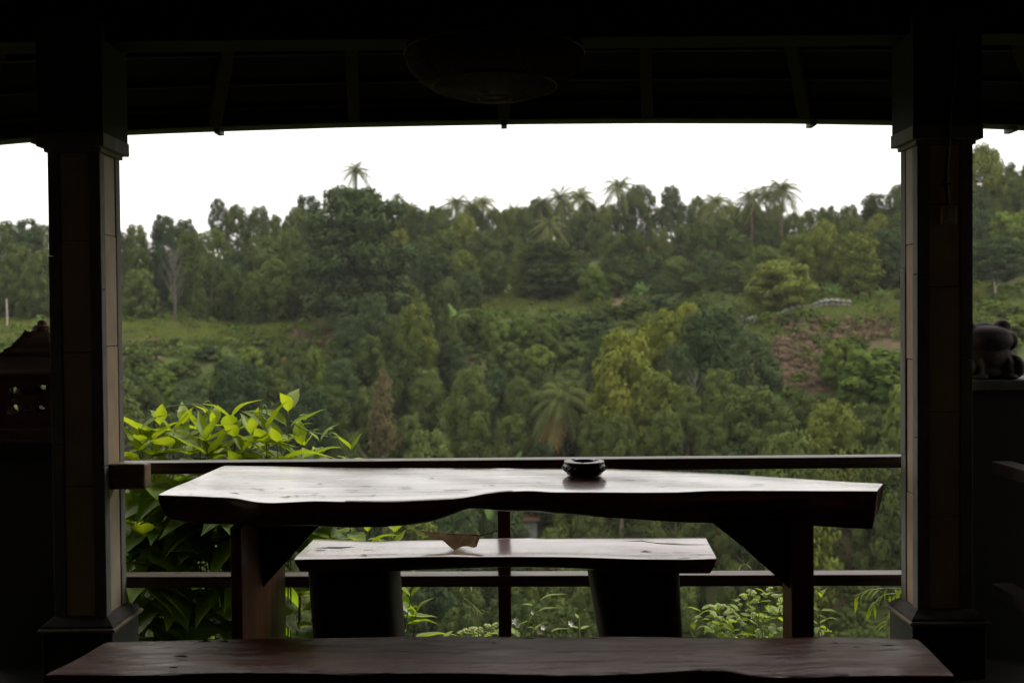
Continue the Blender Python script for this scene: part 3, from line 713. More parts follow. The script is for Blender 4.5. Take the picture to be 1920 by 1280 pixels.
for k in range(22):                                           # relief band of small leaves on the flank
    a_ = 2 * math.pi * k / 22
    g = MB(); c0 = Vector((math.cos(a_), math.sin(a_), 0)); tt = Vector((-math.sin(a_), math.cos(a_), 0))
    for sgn in (-1, 1):
        pts = [c0 * ar * 0.955 + tt * sgn * 0.002 + Vector((0, 0, ah * 0.34)), c0 * ar * 1.012 + tt * sgn * 0.008 + Vector((0, 0, ah * 0.52)), c0 * ar * 0.99 + tt * sgn * 0.002 + Vector((0, 0, ah * 0.69))]
        g.tube(pts, [0.001, 0.0022, 0.001], 5)
    g.build('relief_leaf', M['ashtray'], ash, 60)

# dry curled leaf
lf = tag(empty('dry_leaf', (0, 0, 0)), 'curled brown dry leaf lying on the bench beyond the table', 'leaf')
P0 = onz(850, 1031.6, BZ + 0.003)                                       # lowest touching point
def dl(x, y, d): return at(x, y, d)
rows = []
d0 = P0.y
TE = [(788, 994), (796, 997.5), (815, 999.5), (834, 1000.5), (850, 1001.3), (866, 1002), (881, 1002.4), (891, 1003), (901, 1003.8)]
LE = [(788, 994.4), (800, 1001.5), (818, 1011), (831, 1013.8), (852, 1031), (866, 1024.7), (880, 1024.6), (894, 1024.4), (901, 1006)]
n = 24; mcols = 6; vv = []
def curve(C, s):
    k = s * (len(C) - 1); i = min(int(k), len(C) - 2); f = k - i; f = f * f * (3 - 2 * f) * 0.4 + f * 0.6
    return C[i][0] * (1 - f) + C[i + 1][0] * f, C[i][1] * (1 - f) + C[i + 1][1] * f
TOP = []
for i in range(n + 1):
    s_ = i / n; te, le = curve(TE, s_), curve(LE, s_); fat = math.sin(math.pi * s_) ** 0.7
    T3 = at(te[0], te[1], d0 + 0.045 * fat + 0.01); L3 = at(le[0], le[1], d0 + 0.03 * (1 - fat)); TOP.append(T3)
    for j in range(-mcols, mcols + 1):
        w = j / mcols
        if w <= 0: p = T3.lerp(L3, -w) + Vector((0, -0.018 * fat * math.sin(math.pi * -w) + 0.006 * math.sin(i * 1.3 - w * 4), 0.002 * math.sin(i * 0.9)))
        else: p = T3 + Vector((0.012 * w, 0.085 * fat * w, (0.018 * math.exp(-((s_ - 0.86) / 0.09) ** 2) - 0.030 * w) * fat * w + 0.006 * math.sin(i * 0.7 + w * 3) * w))
        p.z = max(p.z, BZ + 0.003); vv.append(tuple(p))
tip, base_ = TOP[0], TOP[-1]
w2 = 2 * mcols + 1
ff = [(i * w2 + j, i * w2 + j + 1, (i + 1) * w2 + j + 1, (i + 1) * w2 + j) for i in range(n) for j in range(w2 - 1)]
mb = MB(); mb.poly(vv, ff); bl_ = mb.build('blade', L['dead'], lf, 80)
av_ = bl_.data.attributes.new('tint', 'FLOAT', 'FACE'); av_.data.foreach_set('value', np.clip(rng.normal(0.5, 0.12, len(bl_.data.polygons)), 0, 1).astype(np.float32))
mb = MB(); mb.tube([tip, TOP[6], TOP[12], TOP[18], base_, at(917, 999, d0 + 0.02), at(934, 994, d0 + 0.03)], [0.0008, 0.0014, 0.002, 0.0022, 0.0026, 0.0022, 0.0028], 6)
mb.build('stalk', M['dead_leaf'], lf, 60)
for k in range(7):
    s = 0.12 + 0.11 * k; c = tip.lerp(base_, s); i = int(s * n)
    pts = [Vector(vv[i * w2 + mcols - q_]) + Vector((-0.006 * q_ * 0.4, 0, 0.001)) for q_ in range(0, mcols)]
    mb = MB(); mb.tube(pts, [0.0014] * 2 + [0.0009] * (mcols - 2), 5); mb.build('vein', M['vein'], lf, 60)

# ------------------------------------------------------------------ hanging lamp
c = at(927, 104, 3.1); rx = (at(1092, 104, 3.1).x - at(757, 104, 3.1).x) / 2; rzz = rx * 0.49
lp = tag(empty('pendant_lamp', (c.x, c.y, c.z)), 'wide woven pendant lamp hanging in the dark under the roof', 'lamp')
prof = [(rx * math.cos(a), rzz * math.sin(a) * (1 if a < 0 else 0.9)) for a in np.linspace(-1.50, 1.40, 26)]
mb = MB(); mb.lathe([(r_ * 0.985, z_ * 0.985) for r_, z_ in prof], 64); mb.build('shade', M['wicker'], lp, 60)
mb = MB()
for k in range(120):
    a_ = 2 * math.pi * k / 120
    mb.tube([(r_ * math.cos(a_ + z_ * 0.8), r_ * math.sin(a_ + z_ * 0.8), z_) for r_, z_ in prof[::2]], 0.0022, 4, False)
tag(mb.build('wicker_strands', M['wicker'], lp), kind='stuff')
for q in (1, 6, 13, 20, 25):
    mb = MB(); r_, z_ = prof[q]
    mb.tube([(r_ * 1.003 * math.cos(a_), r_ * 1.003 * math.sin(a_), z_) for a_ in np.linspace(0, 2 * math.pi, 49)], 0.0035, 5, False); mb.build('hoop', M['wicker'], lp)
mb = MB(); mb.tube([(0, 0, rzz * 0.85), (0, 0, 1.35)], 0.028, 12); mb.build('hanging_rod', M['rafter'], lp, 60)

# switch box and cable on the right column
x0, x1 = at(1763, 400, 3.945).x, at(1791, 400, 3.945).x
z0, z1 = at(1777, 421, 3.945).z, at(1777, 387, 3.945).z
sb = tag(empty('switch_box', ((x0 + x1) / 2, 3.948, z0)), 'small pale switch box fixed to the right column', 'switch box')
mb = MB(); mb.box((-(x1 - x0) / 2, -0.022, 0), ((x1 - x0) / 2, 0.001, z1 - z0)); mb.build('box', M['white_plastic'], sb, bevel=0.004)
for dz in (0.008, z1 - z0 - 0.008):
    mb = MB(); mb.lathe([(0.003, 0), (0.003, 0.002)], 10)
    o = mb.build('screw', M['cable'], sb); o.location = (0.002, -0.0225, dz); o.rotation_euler = (R(90), 0, 0)
mb = MB(); mb.box((-0.010, -0.024, 0.022), (0.010, -0.021, 0.05)); mb.build('switch', M['white_plastic'], sb, bevel=0.002)
cb_ = tag(empty('cable', ((x0 + x1) / 2, 3.94, z1)), 'black cable running up the right column from the switch box', 'cable')
cp = [(1777, 388), (1774, 340), (1776, 300), (1779, 262), (1780, 225), (1786, 160), (1791, 100), (1795, 60)]
P = []
for i, (x, y) in enumerate(cp):
    d = 3.936 if y > 262 else (3.905 if y > 228 else 3.914)
    P.append(at(x, y, d) - Vector(cb_.location))
mb = MB(); mb.tube(P, 0.0075, 8); mb.build('cord', M['cable'], cb_, 60)
for x, y in ((1774, 345), (1778, 263), (1786, 150)):
    d = 3.934 if y > 262 else 3.914
    p = at(x, y, d) - Vector(cb_.location)
    mb = MB(); mb.box((p.x - 0.016, p.y - 0.010, p.z - 0.004), (p.x + 0.016, p.y + 0.012, p.z + 0.004)); mb.build('clip', M['cable'], cb_, bevel=0.002)

# ------------------------------------------------------------------ lantern on its pillar, statue on its wall
LD = 4.25
def pillar(name, label, x0, x1, y0, y1, ztop, cat, capover=0.02):
    t_ = tag(empty(name, ((x0 + x1) / 2, (y0 + y1) / 2, -1.5)), label, cat)
    mb = MB(); mb.box((x0, y0, -1.9), (x1, y1, ztop - 0.045)); part(mb.build('body', M['wallstone'], None, bevel=0.006), t_)
    mb = MB(); mb.box((x0 - capover, y0 - capover, ztop - 0.045), (x1 + capover, y1 + capover, ztop)); part(mb.build('coping', M['slab'] if 'right' in label else M['wallstone'], None, bevel=0.006), t_)
    return t_
lz = at(60, 826, LD - 0.1).z
lx = at(80, 700, LD).x
pillar('garden_pillar', 'dark masonry pillar under the terracotta lantern beside the left column', lx - 0.175, lx + 0.175, LD - 0.12, LD + 0.2, lz, 'pillar')
sz = at(1870, 710, 4.3).z
wx0 = RX1 + 0.005
pillar('garden_wall', 'dark low wall under the squat statue behind the right column', wx0, wx0 + 1.3, 4.22, 4.52, sz, 'wall', 0.015)

ln = tag(empty('stone_lantern', (lx, LD, lz)), 'terracotta lantern with shingled pyramid roof on the pillar by the left column', 'lantern')
k_ = LD / FPX                                                 # metres per pixel there
hw = 66 * k_
mb = MB(); mb.box((-80 * k_, -80 * k_, 0.001), (80 * k_, 80 * k_, 6 * k_)); mb.box((-76 * k_, -76 * k_, 6 * k_), (76 * k_, 76 * k_, 24 * k_)); mb.build('base', M['terracotta'], ln, bevel=0.003)
mb = MB(); mb.box((-70 * k_, -70 * k_, 24 * k_), (70 * k_, 70 * k_, 29 * k_)); mb.build('sill', M['terracotta'], ln, bevel=0.002)
zb0, zb1 = 29 * k_, 124 * k_
def in_petal(u, v_):
    # leaf shaped openings around the centre of a panel, u and v in -1..1
    for k in range(4):
        a_ = math.pi / 4 + k * math.pi / 2
        du, dv = u - 0.46 * math.cos(a_), v_ - 0.50 * math.sin(a_)
        al = du * math.cos(a_) + dv * math.sin(a_); ac = -du * math.sin(a_) + dv * math.cos(a_)
        if abs(al) < 0.30 and abs(ac) < 0.155 * (1 - (al / 0.30) ** 2): return True
    for k in range(4):
        a_ = k * math.pi / 2
        if math.hypot(u - 0.33 * math.cos(a_), v_ - 0.33 * math.sin(a_)) < 0.085: return True
    return False
NU, NV = 44, 36
for side in range(4):
    bm = bmesh.new(); g = [[bm.verts.new((-hw + 2 * hw * i / NU, -hw, zb0 + (zb1 - zb0) * j / NV)) for i in range(NU + 1)] for j in range(NV + 1)]
    for j in range(NV):
        for i in range(NU):
            if not in_petal(-1 + 2 * (i + 0.5) / NU, -1 + 2 * (j + 0.5) / NV): bm.faces.new((g[j][i], g[j][i + 1], g[j + 1][i + 1], g[j + 1][i]))
    me = bpy.data.meshes.new('pierced_panel'); bm.to_mesh(me); bm.free()
    o = put('pierced_panel', me, M['terracotta'], ln); o.rotation_euler = (0, 0, side * math.pi / 2)
    so = o.modifiers.new('thick', 'SOLIDIFY'); so.thickness = 0.014; so.offset = -1
for sx in (-1, 1):
    for sy in (-1, 1):
        mb = MB(); mb.box((sx * hw - 0.009, sy * hw - 0.009, zb0), (sx * hw + 0.009, sy * hw + 0.009, zb1)); mb.build('corner_post', M['terracotta'], ln, bevel=0.003)
# pagoda roof: concave pyramid
zr0 = 122 * k_; rf = []
prof = [(88, 0), (90, 3), (88, 7), (72, 18), (54, 32), (38, 48), (26, 66), (20, 78)]
mb = MB(); vv = []
for q_, z in prof: vv += [(-q_ * k_, -q_ * k_, zr0 + z * k_), (q_ * k_, -q_ * k_, zr0 + z * k_), (q_ * k_, q_ * k_, zr0 + z * k_), (-q_ * k_, q_ * k_, zr0 + z * k_)]
ff = [(3, 2, 1, 0)]
for i in range(len(prof) - 1):
    for j in range(4): ff.append((i * 4 + j, i * 4 + (j + 1) % 4, i * 4 + 4 + (j + 1) % 4, i * 4 + 4 + j))
ff.append(tuple(len(prof) * 4 - 4 + j for j in range(4)))
mb.poly(vv, ff); roof_ = mb.build('roof', M['terracotta'], ln, 20)
def roof_half(z): return float(np.interp(z, [p_[1] for p_ in prof[2:]], [p_[0] for p_ in prof[2:]]))
mbs = MB(); 
mbs.poly([(-0.5, 0, 0), (0.5, 0, 0), (0.5, 0, 1), (-0.5, 0, 1), (0, -0.16, -0.42), (-0.34, -0.14, -0.28), (0.34, -0.14, -0.28)], [(0, 5, 4), (0, 4, 1), (1, 4, 6), (0, 1, 2, 3), (0, 3, 2, 1)])
sh_me = mbs.mesh('shingle'); sh_me.materials.append(M['terracotta'])
for side in range(4):
    rm = Matrix.Rotation(side * math.pi / 2, 4, 'Z')
    for row, z in enumerate((10, 19, 28, 37, 47, 57)):
        h = roof_half(z); h2 = roof_half(z + 9); nsh = max(3, int(h * 2 / 15))
        for i in range(nsh):
            x = (-h + 2 * h * (i + 0.5 + (0.25 if row % 2 else -0.25) * (0.5 if nsh > 3 else 0)) / nsh) * 0.92
            o = put('shingle', sh_me, None, roof_)
            sl = Matrix(((2 * h / nsh * k_ * 0.98, 0, 0, x * k_), (0, 9 * k_, (h - h2) * k_, -(h + 0.8) * k_), (0, 0, 9 * k_, zr0 + z * k_), (0, 0, 0, 1)))
            o.matrix_local = rm @ sl
for side in range(4):
    mb = MB(); pts = [Vector((q_ * k_ * 1.0, -q_ * k_ * 1.0, zr0 + z * k_ + 0.004)) for q_, z in prof[2:]]
    mb.tube(pts, [0.007] * len(pts), 8); o = mb.build('ridge', M['terracotta'], roof_, 60); o.rotation_euler = (0, 0, side * math.pi / 2)
mb = MB(); mb.lathe([(18 * k_, zr0 + 76 * k_), (19 * k_, zr0 + 80 * k_), (17 * k_, zr0 + 82 * k_), (17 * k_, zr0 + 86 * k_), (14 * k_, zr0 + 89 * k_), (8 * k_, zr0 + 91 * k_), (8.5 * k_, zr0 + 95 * k_), (5 * k_, zr0 + 99 * k_), (1 * k_, zr0 + 100 * k_)], 20); mb.build('finial', M['terracotta'], ln, 50)

# squat carved statue
ks = 4.34 / FPX
sx = at(1846, 650, 4.34).x
st = tag(empty('statue', (sx, 4.36, sz + 0.001)), 'dark squat stone animal statue with round eye bumps on the low wall', 'statue')
bm = bmesh.new()
def ell(cx, cy, cz, rx_, ry_, rz_):
    mtx = Matrix.Translation((cx * ks, cy * ks, cz * ks)) @ Matrix.Diagonal((rx_ * ks, ry_ * ks, rz_ * ks, 1))
    bmesh.ops.create_uvsphere(bm, u_segments=24, v_segments=16, radius=1.0, matrix=mtx)
ell(0, 0, 36, 56, 50, 42); ell(0, 4, 12, 58, 54, 22)          # belly, seat
ell(0, -14, 78, 48, 40, 21)                                    # head
ell(0, -30, 70, 42, 28, 20)                                    # muzzle
for s_ in (-1, 1):
    ell(s_ * 33, -8, 95, 16, 16, 15); ell(s_ * 42, -20, 70, 11, 22, 18)
    ell(s_ * 46, -22, 22, 17, 34, 24); ell(s_ * 28, -44, 18, 9, 9, 22); ell(s_ * 28, -52, 4, 14, 14, 5)
ell(0, -4, 90, 26, 20, 15)
me = bpy.data.meshes.new('body'); bm.to_mesh(me); bm.free(); me.shade_smooth()
o = put('body', me, M['statue'], st)
rmsh = o.modifiers.new('remesh', 'REMESH'); rmsh.mode = 'VOXEL'; rmsh.voxel_size = 0.006; rmsh.use_smooth_shade = True
smt = o.modifiers.new('smooth', 'SMOOTH'); smt.iterations = 6
# fascia closes the gap between roof edge and gutter
mb = MB()
xr = np.linspace(-3.85, 3.85, 41)
for a, c_ in zip(xr[:-1], xr[1:]):
    mb.bar((a, EAVE_D - 0.022, eave_z(a) + 0.075), (c_, EAVE_D - 0.022, eave_z(c_) + 0.075), 0.022, 0.13)
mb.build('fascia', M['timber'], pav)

# ================================================================== foliage builders
def quads(P, Nn, size, asp=0.6, rnd=rng):
    """leaf sprays: a kite shaped face at every point P, roughly facing Nn, at random roll"""
    n = len(P)
    Nn = Nn / np.maximum(np.linalg.norm(Nn, axis=1, keepdims=True), 1e-6)
    r = rnd.normal(size=(n, 3)); T = r - (r * Nn).sum(1, keepdims=True) * Nn
    T /= np.maximum(np.linalg.norm(T, axis=1, keepdims=True), 1e-6)
    B = np.cross(Nn, T)
    s = (size * rnd.uniform(0.65, 1.35, n))[:, None]
    droop = Nn * s * -0.25
    V = np.stack([P - T * s, P + B * s * asp + droop * 0.2, P + T * s + droop, P - B * s * asp + droop * 0.2], 1)
    return V.reshape(-1, 3), np.arange(4 * n).reshape(n, 4)

def puff_cloud(puffs, per, leaf, rnd, spread=0.55, squash=1.0, asp=0.6):
    """leaf faces on the shells of many small clumps; returns verts, faces, tint"""
    Ps, Ns, Ts = [], [], []
    for c, r in puffs:
        n = int(per * (r[0] * r[2]) ** 0.5 * 10) if hasattr(r, '__len__') else int(per * (r * 10) ** 1.6)
        r3 = np.array(r if hasattr(r, '__len__') else (r, r, r * squash))
        d = rnd.normal(size=(n, 3)); d /= np.linalg.norm(d, axis=1, keepdims=True)
        rad = rnd.uniform(0.62, 1.08, n)[:, None]
        Ps.append(np.array(c) + d * rad * r3)
        Ns.append(d + rnd.normal(size=(n, 3)) * spread + np.array([0, 0, 0.35]))
        Ts.append(np.clip(rnd.normal(0.5, 0.17, n) + rnd.normal(0, 0.16), 0, 1))
    P, Nn, T = np.concatenate(Ps), np.concatenate(Ns), np.concatenate(Ts)
    V, F = quads(P, Nn, leaf, asp, rnd)
    return V, F, T

def envelope(kind, t):
    if kind == 'cone': return 0.5 * (1 - t) ** 0.6 * min(1, (t + 0.05) / 0.15) + 0.04
    if kind == 'egg': return 0.5 * math.sin(math.pi * (0.14 + 0.71 * t ** 0.9)) ** 0.75
    if kind == 'round': return 0.5 * math.sqrt(max(0, 1 - (2 * t - 1) ** 2))
    return 0.5
def crown_mesh(name, kind, mat, seed, wh=0.62, npuff=62, leaf=0.0185, per=125, pr=(0.075, 0.135)):
    """unit tall crown (z 0..1, width wh)"""
    rnd = np.random.default_rng(seed); r = random.Random(seed)
    puffs = []; ga = 2.39996
    lean = (r.uniform(-0.04, 0.04), r.uniform(-0.04, 0.04))
    for i in range(npuff):
        t = (i + 0.5) / npuff; t = t ** 0.92
        er = envelope(kind, t) * wh * r.uniform(0.70, 1.15)
        p_ = r.uniform(*pr) * (0.75 + 0.5 * min(1, er / 0.2)) * (0.8 if t > 0.85 else 1)
        a = i * ga + r.uniform(-0.6, 0.6); rr = max(0, er - p_ * 0.25)
        puffs.append(((rr * math.cos(a) + lean[0] * t, rr * math.sin(a) + lean[1] * t, 0.04 + t * 0.92 - p_ * 0.3), p_))
    for i in range(npuff // 6):                                 # inner clumps that close the middle
        t = r.uniform(0.08, 0.8); er = envelope(kind, t) * wh * 0.45
        a = r.uniform(0, 6.28); puffs.append(((er * math.cos(a), er * math.sin(a), t), r.uniform(0.09, 0.15)))
    V, F, T = puff_cloud(puffs, per, leaf, rnd, 0.16, 0.70)
    return np_mesh(name, V, F, T, mat)

def limb_mesh(name, seed, h=1.0, r0=0.022, n=5, mat=None, spread=0.25, lean=0.0):
    """tapered trunk with limbs, unit tall"""
    r = random.Random(seed); mb = MB()
    pts = [(lean * (k / 6) ** 1.3 + r.uniform(-0.006, 0.006), r.uniform(-0.006, 0.006), h * k / 6 * 0.9) for k in range(7)]
    mb.tube([(pts[0][0], pts[0][1], -0.04)] + pts, [r0 * 1.5, r0 * 1.25] + [r0 * (1 - 0.13 * k) for k in range(1, 7)], 7)
    for k in range(n):
        t = 0.25 + 0.6 * k / n; j = int(t * 6); a = k * 2.4 + r.uniform(-0.5, 0.5); p = Vector(pts[j])
        l_ = spread * (1.1 - t) * r.uniform(0.8, 1.2)
        q1 = p + Vector((math.cos(a) * l_ * 0.5, math.sin(a) * l_ * 0.5, l_ * 0.5)); q2 = p + Vector((math.cos(a) * l_, math.sin(a) * l_, l_ * 1.1))
        mb.tube([p, q1, q2], [r0 * 0.5, r0 * 0.33, r0 * 0.12], 5)
    me = mb.mesh(name, 60); me.materials.append(mat or M['bark']); return me

CROWN = {}
for i in range(5): CROWN['clove%d' % i] = crown_mesh('crown', ['egg', 'egg', 'egg', 'egg', 'round'][i], L['clove'], 20 + i, [0.62, 0.74, 0.58, 0.70, 0.8][i])
for i in range(3): CROWN['yellow%d' % i] = crown_mesh('crown', ['egg', 'egg', 'round'][i], L['yellow'], 40 + i, [0.58, 0.66, 0.66][i])
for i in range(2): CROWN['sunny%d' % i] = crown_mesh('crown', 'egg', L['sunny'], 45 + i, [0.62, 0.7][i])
for i in range(3): CROWN['deep%d' % i] = crown_mesh('crown', ['egg', 'round', 'egg'][i], L['deep'], 50 + i, [0.7, 0.95, 0.66][i])
for i in range(2): CROWN['round%d' % i] = crown_mesh('crown', 'round', [L['clove'], L['yellow']][i], 60 + i, 1.0, 46, 0.030, 90, (0.12, 0.18))
for i in range(2): CROWN['bright%d' % i] = crown_mesh('crown', ['round', 'egg'][i], L['bright'], 70 + i, [0.95, 0.7][i], 46, 0.036, 70, (0.11, 0.18))
for i in range(2): CROWN['brown%d' % i] = crown_mesh('crown', 'cone', L['brown'], 80 + i, 0.5, 44, 0.022, 80)
TRUNK = [limb_mesh('trunk', 90 + i) for i in range(4)]

TREES = []                                                     # (x, d, top height, width) of what stands, for spacing
def tree(px, ytop, wpx, d, key, label, group=None, cat='tree', name='clove_tree', base_frac=0.08, extra=0.0, rz=None, trunk=None, hmin=3.0, ratio=None):
    top = at(px, ytop, d); g = gz(top.x, d) - 0.15
    h = max(hmin, top.z - g); w = wpx * d / FPX * (0.92 if group else 1.0)
    o = empty(name, (top.x, d, g), random.uniform(0, 6.28) if rz is None else rz); tag(o, label, cat, group)
    ch = min(h * (1 - base_frac), w * (ratio or (1.95 if group else 1.85))); base_frac = 1 - ch / h
    c = bpy.data.objects.new('crown', CROWN[key]); col.objects.link(c); c.parent = o
    wh = CROWN[key].get('wh', None)
    if wh is None:
        co = np.empty(len(CROWN[key].vertices) * 3, np.float32); CROWN[key].vertices.foreach_get('co', co); co = co.reshape(-1, 3)
        wh = float(np.percentile(np.hypot(co[:, 0], co[:, 1]), 98) * 2); CROWN[key]['wh'] = wh
    c.location = (0, 0, h * base_frac); c.scale = (w / wh, w / wh, ch * 1.03)
    tme = trunk or random.choice(TRUNK)
    t_ = bpy.data.objects.new('trunk', tme); col.objects.link(t_); t_.parent = o; t_.scale = (h * 0.9,) * 3
    TREES.append((top.x, d, w, h)); return o

ORD = ['first', 'second', 'third', 'fourth', 'fifth', 'sixth', 'seventh', 'eighth', 'ninth', 'tenth', 'eleventh', 'twelfth', 'thirteenth', 'fourteenth', 'fifteenth', 'sixteenth', 'seventeenth', 'eighteenth', 'nineteenth', 'twentieth']
def screen(o):                                                 # where a thing stands in the view, for its description only
    q = INV @ (Vector(o.location) - EYE); return 960 + FPX * q.x / -q.z
def describe(objs, names, noun, where):
    """number look-alikes row by row from the left; names go from the farthest row to the nearest"""
    objs = sorted(objs, key=lambda o: -o.location.y); k = len(names); n = len(objs)
    for i, nm in enumerate(names):
        row = sorted(objs[i * n // k:(i + 1) * n // k], key=screen)
        for j, o in enumerate(row):
            first = 'leftmost %s' % noun if j == 0 else ('rightmost %s' % noun if j == len(row) - 1 else '%s %s from left' % (ORD[j], noun))
            o['label'] = ' '.join(('%s in the %s row %s' % (first, nm, where) if nm else '%s %s' % (first, where)).split())
# ------------------------------------------------------------------ single trees that stand out
# great dark tree left of the centre: broad tiers of foliage
def tiers(seed, mat):
    rnd = np.random.default_rng(seed); r = random.Random(seed); puffs = []
    for t, rad, k in ((0.96, 0.16, 7), (0.88, 0.27, 12), (0.78, 0.30, 13), (0.68, 0.24, 10), (0.58, 0.33, 14), (0.48, 0.36, 15), (0.36, 0.30, 12), (0.25, 0.31, 12), (0.14, 0.22, 8)):
        sh = (r.uniform(-0.05, 0.05), r.uniform(-0.05, 0.05))
        for i in range(k):
            a = 6.28 * i / k + r.uniform(-0.3, 0.3); q = rad * r.uniform(0.55, 1.0)
            s = r.uniform(0.055, 0.095)
            puffs.append(((q * math.cos(a) + sh[0], q * math.sin(a) + sh[1], t - 0.10 * q + r.uniform(-0.02, 0.02)), (s * 1.35, s * 1.35, s * 0.85)))
        puffs.append(((sh[0], sh[1], t - 0.02), (0.1, 0.1, 0.05)))
        for i in range(6):
            a = r.uniform(0, 6.28); q = rad * r.uniform(0.1, 0.6); puffs.append(((q * math.cos(a), q * math.sin(a), t - 0.06), (0.10, 0.10, 0.075)))
    V, F, T = puff_cloud(puffs, 250, 0.0150, rnd, 0.4)
    return np_mesh('crown', V, F, T, mat)
CROWN['great'] = tiers(5, L['deep'])
CROWN['cedar'] = tiers(6, L['clove'])
tree(668, 360, 205, 111, 'great', 'great dark spreading tree taller than its neighbours, left of the centre', name='rain_tree', base_frac=0.03, hmin=8)
tree(1035, 455, 120, 126, 'cedar', 'layered dark green tree above the central grass clearing', name='layered_tree', base_frac=0.02)

S = tree
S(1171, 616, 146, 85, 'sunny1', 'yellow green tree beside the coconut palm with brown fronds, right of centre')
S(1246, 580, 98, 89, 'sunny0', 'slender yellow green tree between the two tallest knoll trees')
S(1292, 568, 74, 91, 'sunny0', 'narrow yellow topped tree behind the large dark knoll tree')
S(1334, 578, 138, 88, 'deep0', 'large dark green tree at the edge of the bare brown slope')
S(1402, 620, 132, 85, 'deep1', 'rounded dark tree touching the bare brown slope')
S(1232, 690, 112, 82, 'yellow1', 'light olive tree below the slender yellow green trees')
S(1420, 722, 150, 78, 'clove4', 'broad olive tree just above the railing on the right')
S(1522, 738, 90, 78, 'clove1', 'small round tree below the bare brown slope')
S(1640, 655, 140, 82, 'bright1', 'dense creeper covered tree close to the right column', name='creeper_tree')
S(1572, 634, 76, 87, 'bright0', 'fresh green bushy tree in front of the bare earth bank', name='bushy_tree')
S(1465, 488, 128, 103, 'round1', 'wide round olive tree on the terrace behind the stone wall', base_frac=0.03)
S(1432, 462, 80, 110, 'clove1', 'tall tree rising behind the wide round terrace tree')
S(1492, 438, 74, 113, 'yellow1', 'light green tree behind the terrace banana plants')
S(1548, 412, 70, 116, 'yellow2', 'yellow tipped tree on the slope right of the palms')
S(1614, 434, 88, 106, 'yellow0', 'tall light green tree between the two terrace banana plants', base_frac=0.04)
S(1664, 428, 80, 108, 'deep2', 'dark conical tree against the right column')
S(1112, 500, 58, 121, 'bright0', 'bright green round tree at the clearing edge in the centre', name='bushy_tree')
S(866, 400, 62, 142, 'round1', 'bright round crown on the ridge left of the leaning palms')
S(408, 371, 40, 131, 'deep1', 'small round treetop standing alone on the left skyline')
S(1258, 347, 46, 150, 'deep0', 'rounded dark treetop on the skyline right of the tall palm')
S(1200, 345, 84, 152, 'clove4', 'broad treetop on the skyline beside the tall palm')
S(782, 568, 86, 100, 'yellow1', 'light green tree below the great dark tree')
S(818, 534, 50, 108, 'clove2', 'slim conical tree right of the great dark tree')
S(716, 690, 60, 88, 'brown0', 'brownish conical tree in the middle of the lower slope', name='conical_tree', base_frac=0.02, ratio=2.6)
S(878, 688, 96, 90, 'clove1', 'rounded tree in the valley left of the coconut palm')
S(1848, 268, 86, 118, 'yellow2', 'tall tree on the far right skyline beside the column')
S(1868, 445, 100, 100, 'deep0', 'tree with a pale leaning trunk right of the right column', base_frac=0.30, trunk=limb_mesh('trunk', 99, r0=0.02, mat=M['pale_bark'], lean=-0.18), rz=0.0)
S(1686, 545, 22, 98, 'yellow1', 'sapling with a bare thin stem beside the right column', base_frac=0.55, hmin=2.0)
S(1832, 548, 20, 96, 'yellow1', 'sapling just right of the right column', base_frac=0.5, hmin=2.0)

# stands of look-alike trees
def stand(rows, keys, where, group, names, noun='tree', **kw):
    describe([S(px, yt, w, d, keys[(i * 7 + int(px)) % len(keys)], noun, group, **kw) for i, (px, yt, w, d) in enumerate(rows)], names, noun, where)
CL = ['clove0', 'clove1', 'clove2', 'clove3', 'clove4']
stand([(255, 420, 62, 128), (306, 402, 60, 127), (348, 410, 54, 131), (445, 382, 64, 129), (486, 386, 62, 130), (526, 402, 60, 128), (556, 386, 62, 133), (580, 366, 66, 135), (232, 430, 60, 126),
       (262, 466, 70, 121), (352, 432, 76, 123), (400, 428, 84, 122), (446, 470, 74, 120), (492, 440, 84, 121), (540, 430, 80, 123),
       (255, 505, 76, 117), (396, 486, 76, 117), (438, 500, 66, 118), (476, 512, 62, 116), (512, 486, 84, 117.5), (556, 470, 72, 119), (300, 470, 50, 122), (372, 540, 46, 115), (590, 500, 70, 118)],
      CL + ['deep0', 'deep2'], 'above the left grass slope', 'trees above the left grass slope', ['skyline', 'middle', 'front'])
stand([(10, 412, 66, 124), (52, 408, 66, 122), (86, 420, 60, 123), (30, 455, 76, 118), (78, 470, 80, 116), (8, 500, 70, 117), (52, 510, 70, 115), (-40, 430, 80, 120)],
      CL + ['deep0'], 'left of the left column', 'trees left of the left column', ['back', 'front'])
stand([(742, 420, 66, 139), (778, 388, 52, 148), (818, 384, 54, 150), (795, 440, 66, 136), (838, 430, 68, 138), (720, 470, 64, 124), (765, 480, 72, 124), (820, 478, 84, 126), (870, 468, 76, 128), (905, 430, 72, 137), (925, 470, 64, 130), (945, 392, 50, 152), (960, 440, 70, 138), (985, 386, 56, 150),
       (1005, 372, 50, 154), (1080, 400, 60, 150), (1122, 398, 58, 148), (1148, 436, 66, 134), (1190, 432, 64, 132), (1236, 428, 54, 133), (1280, 420, 66, 134), (1320, 416, 70, 132), (1306, 366, 44, 150), (1360, 404, 66, 134), (1170, 480, 66, 126), (1222, 476, 60, 126), (1270, 480, 70, 124), (1330, 470, 84, 122), (1390, 440, 70, 126),
       (1085, 470, 50, 128), (980, 470, 62, 128), (1376, 490, 70, 118), (1300, 520, 70, 118), (1240, 520, 60, 120), (1150, 520, 56, 122), (880, 510, 60, 122), (840, 520, 56, 120), (760, 530, 66, 115), (1400, 396, 60, 140), (1440, 410, 60, 134)],
      CL + ['deep0', 'yellow2', 'deep1'], 'in the wood below the ridge palms', 'trees below the ridge', ['topmost', 'upper', 'lower', 'front'])
